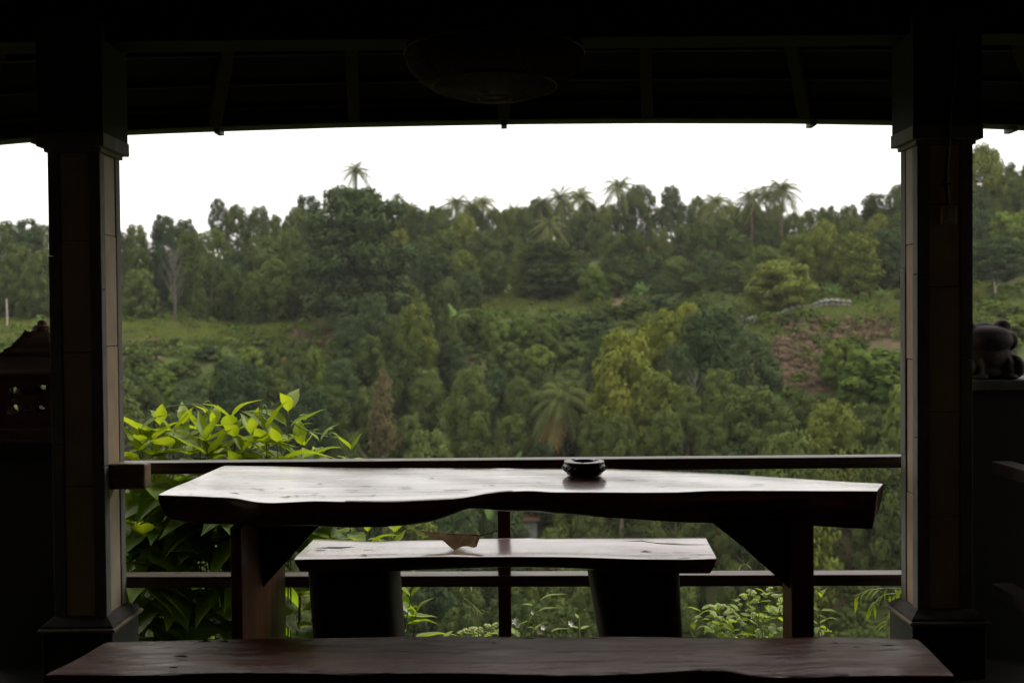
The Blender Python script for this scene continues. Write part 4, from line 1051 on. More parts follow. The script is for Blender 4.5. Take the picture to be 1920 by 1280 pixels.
stand([(1520, 392, 64, 127), (1556, 386, 54, 132), (1592, 384, 64, 126), (1640, 362, 70, 126), (1684, 344, 66, 126), (1600, 402, 66, 121), (1650, 400, 70, 119), (1690, 400, 60, 118), (1520, 430, 60, 120), (1576, 440, 60, 116), (1640, 450, 60, 112), (1700, 470, 60, 108)],
      CL + ['yellow2', 'deep0'], 'on the hill by the right column', 'trees on the right hill', ['skyline', 'lower'])
stand([(1832, 350, 66, 116), (1878, 330, 76, 118), (1915, 345, 76, 116), (1846, 392, 72, 111), (1896, 396, 86, 109), (1838, 450, 60, 107), (1912, 450, 70, 106), (1890, 305, 60, 124), (1935, 300, 70, 122), (1960, 420, 90, 108), (1755, 350, 80, 120), (1760, 430, 80, 112)],
      CL + ['deep0', 'bright1'], 'on the hill right of the right column', 'trees right of the right column', ['upper', 'lower'])
RW = [(732, 400, 60, 150), (760, 380, 50, 158), (800, 392, 60, 156), (840, 390, 56, 160), (884, 384, 60, 158), (925, 390, 56, 160), (968, 388, 52, 160), (1018, 378, 60, 160), (1060, 374, 64, 160), (1100, 378, 60, 158), (1140, 382, 56, 160), (1172, 366, 50, 160), (1285, 384, 50, 156), (1330, 380, 56, 154), (1368, 386, 60, 150), (1410, 380, 60, 148), (1450, 384, 60, 146), (1485, 398, 50, 142)]
stand(RW, ['clove4', 'deep1', 'clove1', 'round0'], 'along the hazy skyline between the ridge palms', 'treetops along the skyline', [''], 'treetop')
stand([(1212, 612, 60, 91), (1272, 644, 86, 86), (1352, 690, 90, 82), (1290, 722, 60, 80), (1438, 668, 64, 87), (1165, 775, 84, 79), (1246, 768, 84, 77), (1112, 772, 60, 82), (1335, 775, 76, 77)], ['clove1', 'clove2', 'yellow1', 'clove0', 'deep0'],
      'of the knoll clump', 'trees on the knoll', ['upper', 'lower'], 'rounded tree')
stand([(700, 548, 74, 106), (655, 590, 74, 103), (742, 590, 70, 103), (690, 630, 78, 99), (760, 640, 76, 98), (640, 672, 84, 95), (836, 590, 60, 107), (846, 640, 70, 103), (800, 690, 76, 96), (726, 672, 70, 96), (930, 690, 70, 98), (972, 706, 66, 97), (1000, 690, 60, 101)], ['deep0', 'clove0', 'deep2', 'clove2', 'clove1'],
      'of the dark ravine belt', 'trees in the dark ravine belt', ['upper', 'lower'], 'upright tree')
stand([(-90, 415, 80, 122), (-150, 405, 80, 124), (-215, 410, 84, 121), (-280, 400, 84, 125), (-350, 408, 90, 122), (-120, 480, 80, 117), (-190, 490, 84, 117), (-260, 480, 84, 118), (-420, 400, 90, 124)], CL,
      'beyond the left edge of the view', 'trees beyond the left edge', [''])
stand([(1990, 290, 90, 121), (2050, 280, 90, 122), (2120, 270, 90, 121), (2190, 262, 96, 123), (2020, 400, 96, 109), (2100, 400, 96, 110), (2180, 390, 96, 111), (2260, 280, 100, 120)], CL,
      'beyond the right edge of the view', 'trees beyond the right edge', [''])
# lower slope, filled evenly
r_ = random.Random(21)
lowL, lowC, lowR = [], [], []
cand = []
for k in range(4000):
    px = r_.uniform(-60, 1980); d = r_.uniform(63, 99)
    cand.append((px, d))
def near(x, d, dist):
    for (tx, td, tw, th) in TREES:
        if (tx - x) ** 2 + (td - d) ** 2 < (dist + tw * 0.2) ** 2: return True
    return False
count = 0; FILL = []
for px, d in cand:
    X = (px - 960) / FPX * d; g = gz(X, d)
    gy = proj((X, d, g))[1]
    h = r_.uniform(5.4, 9.2); w = h * r_.uniform(0.50, 0.68)
    if px < 600 and gy - h * FPX / d < 720 - 0.12 * px: continue       # shrub slope stays open
    if 600 <= px < 1130 and gy - h * FPX / d < 600: continue
    if 860 < px < 1120 and gy - h * FPX / d < 690: continue
    if px > 1440 and gy - h * FPX / d < 735 and d > 74: continue
    if 1330 < px <= 1440 and gy - h * FPX / d < 700: continue
    if 1230 < px < 1360 and 800 < gy < 900: continue
    if 930 < px < 1060 and 985 < gy < 1150: continue                     # hut clearing
    if 960 < px < 1150 and gy - h * FPX / d < 800 and d < 86: continue   # in front of the coconut palm
    if 1105 < px < 1450 and gy - h * FPX / d < 800 and d < 90: continue
    if near(X, d, 2.6): continue
    keys = CL + ['clove1', 'clove4', 'yellow1', 'deep0', 'deep1', 'bright1', 'yellow0'] if px > 900 else CL + ['clove0', 'clove4', 'clove1', 'deep0', 'deep2', 'yellow0']
    key = r_.choice(keys)
    ytop = proj((X, d, g + h))[1]
    if px < 700: lab, grp = 'small tree on the lower left slope of the valley', 'trees on the lower left slope'
    elif px < 1150: lab, grp = 'small tree in the bottom of the valley at the centre', 'trees in the valley bottom'
    else: lab, grp = 'small tree on the lower right slope of the valley', 'trees on the lower right slope'
    FILL.append((S(px, ytop, w * FPX / d, d, key, lab, grp), px, ytop, key)); count += 1
BANDS = [(420, 'behind the bright shrub'), (700, 'over the left table half'), (940, 'left of the railing post'), (1150, 'near the valley palm'), (1420, 'over the right table half'), (1700, 'near the right column'), (9999, 'beyond the right column')]
bins = {}
for o, px, yt, key in FILL:
    tone = {'c': 'olive green', 'y': 'yellow green', 'd': 'dark green', 'b': 'fresh green'}[key[0]]
    wh_ = [b_[1] for b_ in BANDS if px < b_[0]][0]
    if yt > 840: wh_ = wh_.replace('over the', 'under the')
    bins.setdefault((tone, wh_, 'above the railing' if yt < 840 else 'below the railing'), []).append(o)
for (tone, wh_, lev), objs in bins.items():
    describe(objs, [''], tone + ' tree', lev + ' ' + wh_)
    if len(objs) == 1: objs[0]['label'] = 'single %s tree %s %s' % (tone, lev, wh_)

# ------------------------------------------------------------------ palms, bananas, bare trees
def frond(mb, tints, p, az, el, ln, sag, wd, nseg=9, pairs=True, rnd=None):
    """arched rib with hanging leaflets on both sides"""
    d = Vector((math.cos(az), math.sin(az), 0)); side = Vector((-math.sin(az), math.cos(az), 0))
    pts = []
    for k in range(nseg + 1):
        s = k / nseg
        pts.append(p + d * (ln * s * math.cos(el) * (1 - 0.12 * s)) + Vector((0, 0, ln * (s * math.sin(el) - sag * s * s))))
    tb = rnd.uniform(0.2, 0.8)
    for k in range(nseg):
        a, b = pts[k], pts[k + 1]; s = (k + 0.5) / nseg
        w = wd * (math.sin(math.pi * min(1, s * 0.85 + 0.12)) ** 0.6) * rnd.uniform(0.85, 1.1)
        for sg in (-1, 1):
            for q in range(2):
                c0 = a.lerp(b, q * 0.5); c1 = a.lerp(b, q * 0.5 + 0.40)
                tip = c0.lerp(c1, 0.7) + side * sg * w * 0.8 + Vector((0, 0, -w * 0.55)) + (b - a) * 0.8
                o = len(mb.v); mb.v += [tuple(c0), tuple(c1), tuple(tip)]; mb.f.append((o, o + 1, o + 2)); tints.append(min(1, max(0, tb + rnd.uniform(-0.15, 0.15))))
def palm_crown(seed, n=20, mat=None, el=(-0.5, 1.2), ln=1.0):
    rnd = random.Random(seed); mb = MB(); T = []
    for k in range(n):
        e = el[0] + (el[1] - el[0]) * ((k + 0.5) / n)
        frond(mb, T, Vector((0, 0, 0)), k * 2.4 + rnd.uniform(-0.3, 0.3), e, ln * rnd.uniform(0.85, 1.1), 0.45 + 0.3 * rnd.random() + 0.15 * (1 - e), 0.24, rnd=rnd)
    me = mb.mesh('crown'); a = me.attributes.new('tint', 'FLOAT', 'FACE'); a.data.foreach_set('value', np.array(T, np.float32)); me.materials.append(mat or L['palm'])
    return me
PALM = [palm_crown(200 + i, 22 + 3 * i) for i in range(3)]
PTRUNK = []
for i in range(3):
    r = random.Random(i + 5); mb = MB(); ln_ = r.uniform(-0.05, 0.05)
    mb.tube([(ln_ * (1 - (k / 7)) ** 2, 0.02 * math.sin(k + i), k / 7 * 1.0 - (0.03 if k == 0 else 0)) for k in range(8)], [0.022, 0.016, 0.014, 0.013, 0.0125, 0.012, 0.012, 0.012], 7)
    me = mb.mesh('trunk', 60); me.materials.append(M['bark']); PTRUNK.append(me)
def palm(px, ytop, wpx, d, label, group=None, v=0, droop=1.0, g0=None):
    rad = wpx * d / FPX / 2 * 1.55; top = at(px, ytop, d); hub = top.z - rad * 0.62
    g = gz(top.x, d) - 0.2
    o = tag(empty('coconut_palm', (top.x, d, g), v * 1.7), label, 'palm tree', group)
    t_ = bpy.data.objects.new('trunk', PTRUNK[v % 3]); col.objects.link(t_); t_.parent = o; hh = max(1.0, hub - g); t_.scale = (min(hh, 13) * 1.15, min(hh, 13) * 1.15, hh)
    c = bpy.data.objects.new('crown', PALM[v % 3]); col.objects.link(c); c.parent = o; c.location = (0, 0, hh); c.scale = (rad, rad, rad * droop)
    return o
palm(667, 294, 54, 140, 'lone coconut palm rising above the great dark tree', v=0)
palm(1160, 318, 64, 152, 'tallest coconut palm on the ridge right of the centre', v=1)
palm(1466, 320, 74, 135, 'tall coconut palm at the right end of the ridge palm group', v=2)
palm(1436, 334, 66, 136, 'coconut palm with drooping fronds in the ridge palm group', v=0)
palm(1408, 340, 60, 137, 'leftmost coconut palm of the ridge group near the right column', v=1)
palm(1342, 348, 66, 140, 'coconut palm between the skyline treetops and the ridge palm group', v=2)
palm(1028, 392, 64, 140, 'low wide coconut palm in front of the ridge trees at the centre', v=1)
SP = []
for i, (px, yt, w) in enumerate([(745, 356, 28), (855, 354, 56), (905, 354, 54), (1050, 340, 62), (1088, 338, 64), (1016, 356, 52), (962, 374, 44), (882, 364, 48), (1240, 372, 52), (1372, 366, 54), (770, 372, 34), (1130, 376, 40)]):
    SP.append(palm(px, yt, w, 150 + (i * 5) % 12, 'small palm', 'small palms along the ridge', v=i))
describe(SP, [''], 'small distant palm', 'along the ridge skyline')
# the palm in the valley with dead fronds
pv = palm(1056, 690, 118, 88, 'coconut palm with brown dead fronds low in the valley', v=2)
dry = MB(); T = []; rr_ = random.Random(4)
for k in range(5):
    frond(dry, T, Vector((0, 0, 0)), 2.4 + k * 0.4, -0.75 - 0.05 * k, 0.85, 0.35, 0.26, rnd=rr_)
me = dry.mesh('dead_fronds'); a = me.attributes.new('tint', 'FLOAT', 'FACE'); a.data.foreach_set('value', np.array(T, np.float32)); me.materials.append(L['palm_dry'])
c = put('dead_fronds', me, None, pv); hub = [q for q in pv.children if q.name.startswith('crown')][0]; c.location = hub.location; c.scale = hub.scale; c.rotation_euler = (0, 0, -pv.rotation_euler.z + 0.3)

def banana_mesh(seed):
    rnd = random.Random(seed); mb = MB(); T = []
    n = 9
    for k in range(n):
        az = k * 2.4 + rnd.uniform(-0.2, 0.2); e = 0.35 + 0.9 * (k / n); ln_ = rnd.uniform(0.55, 0.75); w = rnd.uniform(0.065, 0.09); sag = rnd.uniform(0.3, 0.6) * (1.3 - e * 0.6)
        d = Vector((math.cos(az), math.sin(az), 0)); sd_ = Vector((-math.sin(az), math.cos(az), 0)); o = len(mb.v); tb = rnd.uniform(0.2, 0.9)
        for i in range(9):
            s = i / 8; p = Vector((0, 0, 0.42)) + d * ln_ * s * math.cos(e) + Vector((0, 0, ln_ * (s * math.sin(e) - sag * s * s)))
            ww = w * (0.12 if i == 0 else math.sin(math.pi * min(0.97, s * 0.82 + 0.16)) ** 0.7)
            mb.v += [tuple(p - sd_ * ww - Vector((0, 0, ww * 0.35))), tuple(p), tuple(p + sd_ * ww - Vector((0, 0, ww * 0.35)))]
        for i in range(8):
            for j in range(2): mb.f.append((o + i * 3 + j, o + i * 3 + j + 1, o + i * 3 + 4 + j, o + i * 3 + 3 + j)); T.append(tb)
    me = mb.mesh('leaves'); a = me.attributes.new('tint', 'FLOAT', 'FACE'); a.data.foreach_set('value', np.array(T, np.float32)); me.materials.append(L['banana']); me.shade_smooth(); return me
BAN = [banana_mesh(300 + i) for i in range(3)]
mb = MB(); mb.tube([(0, 0, -0.05), (0, 0, 0.2), (0, 0, 0.45)], [0.05, 0.042, 0.03], 8); BST = mb.mesh('stem', 60); BST.materials.append(M['stem_dark'])
def banana(px, ytop, hpx, d, label, v=0):
    h = hpx * d / FPX; top = at(px, ytop, d); g = min(top.z - h * 0.9, gz(top.x, d) + 0.5)
    h = top.z - gz(top.x, d) if top.z - gz(top.x, d) > 1.5 else h
    g = top.z - h
    o = tag(empty('banana_plant', (top.x, d, g - 0.1), v * 2.1), label, 'banana plant', 'banana plants on the terraces')
    for nm, me in (('stem', BST), ('leaves', BAN[v % 3])):
        c = bpy.data.objects.new(nm, me); col.objects.link(c); c.parent = o; c.scale = (h * 0.95,) * 3
banana(1562, 520, 50, 102, 'banana plant on the terrace between the round tree and the tall light tree', 0)
banana(1658, 524, 50, 101, 'banana plant on the terrace closest to the right column', 1)
banana(76, 580, 45, 106, 'banana plant above the terracotta lantern roof', 2)
banana(1206, 514, 46, 119, 'banana plant by the hedge right of the clearing', 2)
banana(852, 546, 44, 114, 'banana plant left of the central grass clearing', 1)
banana(925, 1770 - 960, 46, 84, 'pale banana plant in the valley bottom left of the palm', 0)

def bare(px, ytop, d, wpx, mat, label, name='bare_tree', seed=1):
    rnd = random.Random(seed); top = at(px, ytop, d); g = gz(top.x, d) - 0.1; h = top.z - g
    o = tag(empty(name, (top.x, d, g)), label, 'tree'); w = wpx * d / FPX
    mb = MB(); mb.tube([(0, 0, 0), (0.05, 0, h * 0.3), (0, 0.05, h * 0.6), (0, 0, h * 0.93)], [0.16, 0.12, 0.08, 0.02], 7); mb.build('trunk', mat, o, 60)
    mb = MB()
    for k in range(26):
        t = 0.22 + 0.7 * k / 26; a = k * 2.4; p = Vector((0, 0, h * t)); l_ = w * 0.5 * (1.15 - t * 0.55) * rnd.uniform(0.7, 1.1)
        q = p + Vector((math.cos(a) * l_ * 0.6, math.sin(a) * l_ * 0.6, l_ * 1.1)); q2 = q + Vector((math.cos(a) * l_ * 0.4, math.sin(a) * l_ * 0.4, l_ * 1.0))
        mb.tube([p, q, q2], [0.06, 0.04, 0.012], 5)
        for j in range(4):
            b = a + rnd.uniform(-1.2, 1.2); s_ = p.lerp(q2, rnd.uniform(0.35, 0.9))
            mb.tube([s_, s_ + Vector((math.cos(b) * l_ * 0.3, math.sin(b) * l_ * 0.3, l_ * rnd.uniform(0.3, 0.7)))], [0.025, 0.008], 4)
    mb.build('branches', mat, o, 60)
bare(326, 468, 114.5, 52, M['twig'], 'pale leafless tree among the dark trees of the left stand', seed=1)
bare(1302, 694, 82, 44, M['twig'], 'pale bare tree in front of the dark knoll trees', seed=2)
bare(1660, 995, 66, 44, M['bark'], 'brown leafless tree seen under the right end of the table', seed=3)
for px, y, d, hpx, lab in ((12, 560, 108, 46, 'thin pale pole standing in the grass left of the left column'),):
    p = at(px, y, d); g = gz(p.x, d); mb = MB(); mb.tube([(0, 0, -0.2), (0.05, 0, (p.z - g) * 0.5), (0, 0, max(1.5, p.z - g))], [0.08, 0.07, 0.06], 7)
    o = mb.build('wooden_pole', M['pale_bark'], None, 60); o.location = (p.x, d, g); tag(o, lab, 'pole')

# ------------------------------------------------------------------ undergrowth, grass, dry brush
def cover(name, n, dens, mat, label, cat, leaf=0.24, rad=(0.5, 1.2), seed=1, flat=0.7, per=42):
    """low growth over a slope; dens(px, py_ground, d) says where it grows"""
    r = random.Random(seed); rnd = np.random.default_rng(seed); puffs = []; tries = 0
    while len(puffs) < n and tries < n * 60:
        tries += 1
        px = r.uniform(-80, 2000); d = r.uniform(60, 134); X = (px - 960) / FPX * d; g = gz(X, d)
        if r.random() > dens(px, proj((X, d, g))[1], d): continue
        q = r.uniform(*rad); puffs.append(((X, d, g + q * 0.25), (q, q, q * flat)))
    Ps, Ns, Ts = [], [], []
    for c, q in puffs:
        k = int(per * q[0] ** 1.5) + 6
        dd = rnd.normal(size=(k, 3)); dd[:, 2] = np.abs(dd[:, 2]); dd /= np.linalg.norm(dd, axis=1, keepdims=True)
        Ps.append(np.array(c) + dd * np.array(q) * rnd.uniform(0.6, 1.08, k)[:, None]); Ns.append(dd + rnd.normal(size=(k, 3)) * 0.5 + np.array([0, -0.1, 0.4]))
        Ts.append(np.clip(rnd.normal(0.5, 0.17, k) + rnd.normal(0, 0.2), 0, 1))
    P, Nn, T = np.concatenate(Ps), np.concatenate(Ns), np.concatenate(Ts)
    V, F = quads(P, Nn, leaf, 0.6, rnd)
    o = put(name, np_mesh(name, V, F, T, mat), None); tag(o, label, cat, kind='stuff'); return o
def d_green(px, gy, d):
    if px > 1440 and 596 < gy < 750: return 0.35 if px < 1570 else 0.6                        # bare bank
    if 1200 < px < 1400 and 800 < gy < 900: return 0.2
    if gy < 560: return 0.5
    if px < 640 and 600 < gy < 640: return 0.06
    if 860 < px < 1110 and 556 < gy < 592: return 0.04
    if px > 1390 and 540 < gy < 600: return 0.12
    if px < 110 and gy < 690: return 0.05
    return 1.0
cover('undergrowth', 3000, d_green, L['cover'], 'dense green undergrowth covering the valley slopes', 'undergrowth', 0.20, (0.45, 1.25), 3)
cover('ferns', 700, lambda px, gy, d: (1.0 if (px < 700 and 640 < gy < 800) or (860 < px < 1160 and 585 < gy < 700) else 0.15) if d < 126 else 0, L['bright'], 'fresh green ferns and creepers on the open slopes', 'ferns', 0.22, (0.4, 1.0), 4)
def d_dry(px, gy, d):
    if (1455 < px < 1565 and 600 < gy < 740) or (1565 < px < 1670 and 600 < gy < 640): return 0.8
    if 1225 < px < 1390 and 795 < gy < 890: return 0.9
    if 540 < px < 640 and 620 < gy < 650: return 0.5
    if 230 < px < 300 and 640 < gy < 680: return 0.5
    return 0.0
cover('dry_brush', 700, d_dry, L['dry'], 'dry brown cut brush on the bare earth banks', 'brush', 0.17, (0.3, 0.8), 5, 0.45)
def grass(name, n, dens, seed, label, hgt=0.42):
    r = random.Random(seed); rnd = np.random.default_rng(seed); P = []
    tries = 0
    while len(P) < n and tries < n * 40:
        tries += 1
        px = r.uniform(-60, 1980); d = r.uniform(92, 132); X = (px - 960) / FPX * d; g = gz(X, d)
        if r.random() < dens(px, proj((X, d, g))[1], d): P.append((X, d, g))
    P = np.array(P); k = 5; P = np.repeat(P, k, 0) + rnd.normal(size=(len(P) * k, 3)) * np.array([0.28, 0.28, 0.0])
    h = rnd.uniform(0.5, 1.2, len(P)) * hgt; az = rnd.uniform(0, 6.28, len(P)); w = 0.045
    sx_, sy_ = np.cos(az) * w, np.sin(az) * w; lx, ly = rnd.normal(0, 0.16, len(P)), rnd.normal(0, 0.16, len(P))
    V = np.stack([P + np.stack([-sx_, -sy_, h * 0 - 0.05], 1), P + np.stack([sx_, sy_, h * 0 - 0.05], 1), P + np.stack([lx, ly, h], 1)], 1).reshape(-1, 3)
    o = put(name, np_mesh(name, V, np.arange(len(V)).reshape(-1, 3), np.clip(rnd.normal(0.5, 0.22, len(P)), 0, 1), L['grass']), None); tag(o, label, 'grass', kind='stuff')
def d_grass(px, gy, d):
    if px < 640 and 590 < gy < 648: return 1
    if px < 110 and gy < 700 and gy > 585: return 1
    if 840 < px < 1130 and 550 < gy < 600: return 1
    if px > 1385 and 535 < gy < 640: return 0.9
    return 0.0
grass('grass', 15000, d_grass, 6, 'rough green grass on the terraces of the far slope')

# individual bushes on the open slopes
BUSH = [crown_mesh('foliage', 'round', [L['cover'], L['bright'], L['deep'], L['brown']][i], 400 + i, 1.25, 30, 0.05, 52, (0.14, 0.22)) for i in range(4)]
def bush(px, ytop, wpx, d, v, label, group):
    w = wpx * d / FPX; top = at(px, ytop, d); g = gz(top.x, d) - 0.1; h = max(w * 0.55, top.z - g)
    o = tag(empty('bush', (top.x, d, g), random.uniform(0, 6)), label, 'bush', group)
    c = bpy.data.objects.new('foliage', BUSH[v]); col.objects.link(c); c.parent = o; c.scale = (w / 1.3, w / 1.3, h)
    return o
describe([bush(px, y, w, d, v, 'bush', 'bushes below the left grass strip') for px, y, w, d, v in [(260, 660, 46, 98, 0), (300, 690, 54, 95, 1), (345, 672, 50, 97, 0), (390, 648, 44, 100, 2), (430, 668, 60, 97, 2), (470, 650, 44, 100, 1), (520, 640, 40, 101, 0), (550, 660, 50, 99, 3), (590, 650, 40, 101, 1), (330, 720, 60, 92, 1), (390, 712, 56, 93, 0), (450, 715, 56, 93, 3), (270, 740, 60, 90, 0), (510, 695, 50, 95, 0), (560, 700, 50, 95, 2), (610, 690, 50, 97, 1), (240, 700, 50, 94, 2), (480, 745, 60, 90, 0), (640, 655, 50, 102, 2)]], ['upper', 'lower'], 'leafy bush', 'below the left grass strip')
describe([bush(px, y, w, d, v, 'bush', 'bushes below the central clearing') for px, y, w, d, v in [(890, 590, 50, 112, 0), (930, 600, 56, 111, 1), (975, 596, 60, 111, 1), (1020, 606, 60, 110, 0), (1060, 600, 50, 112, 0), (1100, 590, 50, 113, 2), (1140, 570, 60, 114, 0), (1190, 560, 60, 115, 0), (1240, 556, 60, 116, 2), (950, 640, 60, 107, 0), (1010, 645, 60, 107, 1), (1070, 640, 60, 108, 0), (1120, 620, 60, 110, 2), (1300, 556, 60, 112, 0)]], ['upper', 'lower'], 'leafy bush', 'below the central clearing')
describe([bush(px, y, w, d, v, 'bush', 'bushes on the right bank') for px, y, w, d, v in [(1440, 590, 40, 99, 1), (1520, 592, 44, 98, 1), (1480, 600, 40, 97, 0), (1560, 604, 36, 96, 1), (1600, 640, 40, 93, 0), (1660, 610, 30, 95, 3), (1860, 590, 44, 95, 1), (1895, 600, 50, 94, 0), (1910, 650, 70, 90, 1), (1880, 690, 60, 88, 1), (1545, 560, 40, 102, 1)]], ['upper', 'lower'], 'leafy bush', 'below the stone wall')

# dry stone wall on the terrace
sw_ = tag(empty('stone_wall', (at(1480, 585, 100.5).x, 100.5, gz(at(1480, 585, 100.5).x, 100.5))), 'low grey dry stone wall on the terrace below the wide round tree', 'wall')
r = random.Random(31)
bm = bmesh.new(); bmesh.ops.create_icosphere(bm, subdivisions=2, radius=0.5)
for v_ in bm.verts: v_.co += Vector((r.uniform(-1, 1), r.uniform(-1, 1), r.uniform(-1, 1))) * 0.05
STONE = bpy.data.meshes.new('stone'); bm.to_mesh(STONE); bm.free(); STONE.materials.append(M['fieldstone'])
def stones(x0, x1, y0, y1, d, rows):
    px = x0
    while px < x1:
        s = r.uniform(0.4, 0.75)
        for k in range(rows):
            X = (px - 960) / FPX * d; g = gz(X, d)
            o = bpy.data.objects.new('stone', STONE); col.objects.link(o); o.parent = sw_
            o.location = Vector((X, d + r.uniform(-0.1, 0.1), g + 0.15 + k * 0.36)) - Vector(sw_.location)
            o.scale = (s * r.uniform(0.9, 1.3), s, s * 0.75); o.rotation_euler = (r.uniform(-0.3, 0.3), r.uniform(-0.3, 0.3), r.uniform(0, 6))
        px += s * FPX / d * 1.0
stones(1395, 1530, 580, 590, 100.5, 1)
stones(1530, 1592, 575, 592, 100.0, 2)
bo = bpy.data.objects.new('boulder', STONE.copy()); col.objects.link(bo); p = at(1411, 578, 101.5); bo.location = (p.x, 101.5, gz(p.x, 101.5) + 0.35); bo.scale = (1.5, 1.0, 0.9); tag(bo, 'pale boulder at the left end of the stone wall', 'boulder')
p = at(1392, 572, 103.0); mb = MB(); mb.lathe([(0.2, -0.2), (0.2, 0.5), (0.15, 0.55), (0.13, 0.85), (0.22, 0.9), (0.16, 1.0), (0.05, 1.1)], 10)
o = mb.build('marker_post', M['fieldstone'], None, 40); o.location = (p.x, 103, gz(p.x, 103)); tag(o, 'small stone marker post left of the wide round terrace tree', 'post')

# hut in the valley
hd = 86.0; hc = at(985, 1004, hd); hg = gz(hc.x, hd)
hz = min(hg, hc.z)
hut = tag(empty('hut', (hc.x, hd, hg - 0.3)), 'small grey hut with a rusty sheet roof glimpsed under the table', 'hut')
top_z = at(985, 970, hd).z - (hg - 0.3)
mb = MB(); mb.box((-1.0, -0.8, 0), (1.0, 1.2, top_z)); mb.build('wall', M['grey_render'], hut)
mb = MB(); mb.box((-0.75, -0.83, 0.2), (-0.3, -0.78, top_z - 0.15)); mb.build('door', M['dark_open'], hut)
mb = MB(); mb.box((-0.14, -0.95, 0), (0.06, -0.83, top_z)); mb.build('post', M['grey_render'], hut)
mb = MB(); mb.poly([(-1.25, -1.3, top_z - 0.05), (1.25, -1.3, top_z - 0.05), (1.25, 1.5, top_z + 0.75), (-1.25, 1.5, top_z + 0.75), (-1.25, -1.3, top_z + 0.02), (1.25, -1.3, top_z + 0.02), (1.25, 1.5, top_z + 0.82), (-1.25, 1.5, top_z + 0.82)], [(0, 3, 2, 1), (4, 5, 6, 7), (0, 1, 5, 4), (1, 2, 6, 5), (2, 3, 7, 6), (3, 0, 4, 7)]); mb.build('roof', M['rusty'], hut)

# ================================================================== plants by the railing
def leaf_blade(name, mat, width=0.36, fold=0.35, curl=0.35, serr=0.0, n=10, seed=0, tip=1.0):
    """one leaf, unit long along +X, stalk at the origin"""
    r = random.Random(seed); mb = MB(); T = []
    for i in range(n + 1):
        s = i / n
        w = width * 0.5 * (math.sin(math.pi * s ** 0.70) ** 1.05 if 0 < s < 1 else 0.0) * (1 - 0.5 * max(0, s - 0.5) * tip)
        if serr and i % 2: w *= 1 - serr
        z = -curl * s * s + 0.015 * math.sin(9 * s + seed)
        wz = w * fold + 0.02 * math.sin(5 * s + seed * 2) * (w / width)
        mb.v += [(0.06 + s * 0.94, -w, z + wz), (0.06 + s * 0.94, -w * 0.5, z + wz * 0.42), (0.06 + s * 0.94, 0, z - 0.006), (0.06 + s * 0.94, w * 0.5, z + wz * 0.42), (0.06 + s * 0.94, w, z + wz)]
    for i in range(n):
        for j in range(4): mb.f.append((i * 5 + j, i * 5 + j + 1, i * 5 + 6 + j, i * 5 + 5 + j)); T.append(0.5 + (0.05 if j in (1, 2) else -0.04) + (0.07 if i % 2 else -0.05))
    o = len(mb.v); mb.tube([(0, 0, 0), (0.06, 0, 0)], [0.012, 0.01], 4, False); T += [0.6] * (len(mb.f) - len(T))
    me = mb.mesh(name); a = me.attributes.new('tint', 'FLOAT', 'FACE'); a.data.foreach_set('value', np.array(T, np.float32)); me.materials.append(mat); me.shade_smooth(); return me
YL = [leaf_blade('leaf', L['young'], 0.35 + 0.05 * (i % 3), 0.30 + 0.1 * (i % 2), 0.10 + 0.13 * i, 0.10, 12, i) for i in range(4)]
ML = [leaf_blade('leaf', L['mature'], 0.46 + 0.05 * (i % 3), 0.22 + 0.1 * (i % 2), 0.15 + 0.14 * i, 0.08, 12, 10 + i) for i in range(4)]
FL = [leaf_blade('leaf', L['flower_leaf'], 0.55, 0.2, 0.25 + 0.1 * i, 0.12, 8, 20 + i) for i in range(2)]
NLf = [leaf_blade('leaf', L['young'], 0.20, 0.2, 0.35 + 0.1 * i, 0.0, 8, 30 + i) for i in range(2)]
def place_leaf(me, parent, p, az, el, size, roll=0.0):
    o = bpy.data.objects.new('leaf', me); col.objects.link(o); o.parent = parent
    m_ = Matrix.Rotation(az, 4, 'Z') @ Matrix.Rotation(-el, 4, 'Y') @ Matrix.Rotation(roll, 4, 'X') @ Matrix.Diagonal((size, size, size, 1))
    o.matrix_local = Matrix.Translation(Vector(p) - Vector(parent.location)) @ m_
    return o
def shoot(parent, tip, base, seed, young=3, nodes=9, gap=0.07, lsize=(0.07, 0.17), top_el=1.0):
    """one leafy stem: opposite pairs of leaves, small and upright at the tip"""
    r = random.Random(seed); tip = Vector(tip); base = Vector(base)
    mid = tip.lerp(base, 0.5) + Vector((r.uniform(-0.06, 0.06), r.uniform(-0.05, 0.05), 0.05))
    pts = []
    for k in range(13):
        s = k / 12; pts.append(tip * (1 - s) ** 2 + mid * 2 * s * (1 - s) + base * s * s)
    mb = MB(); mb.tube(pts, [0.0022 + 0.006 * k / 12 for k in range(13)], 6); st_ = mb.build('stem', M['stem_dark'], None, 60); part(st_, parent)
    tot = (tip - base).length; az0 = r.uniform(0, 3.14)
    for k in range(nodes):
        s = min(0.97, (k * gap * (1 + 0.05 * k)) / tot); p = tip * (1 - s) ** 2 + mid * 2 * s * (1 - s) + base * s * s
        f = min(1, k / 2.5); sz_ = lsize[0] + (lsize[1] - lsize[0]) * f
        for q in range(2):
            el = top_el - 1.0 * f + r.uniform(-0.2, 0.2)
            me = r.choice(YL if k < young else ML)
            place_leaf(me, parent, p, az0 + q * math.pi + k * 1.57 + r.uniform(-0.25, 0.25), el, sz_ * r.uniform(0.8, 1.2), r.uniform(-0.3, 0.3))
def shrub(name, label, tips, base, cat='shrub', **kw):
    o = tag(empty(name, base), label, cat)
    for i, (x, y, d, nodes) in enumerate(tips):
        tp = at(x, y, d); bs = Vector(base) + Vector((tp.x - base[0], tp.y - base[1], 0)) * 0.55
        shoot(o, tp, bs, int(x * 3 + y), nodes=nodes, **kw)
    return o
gb = -1.3
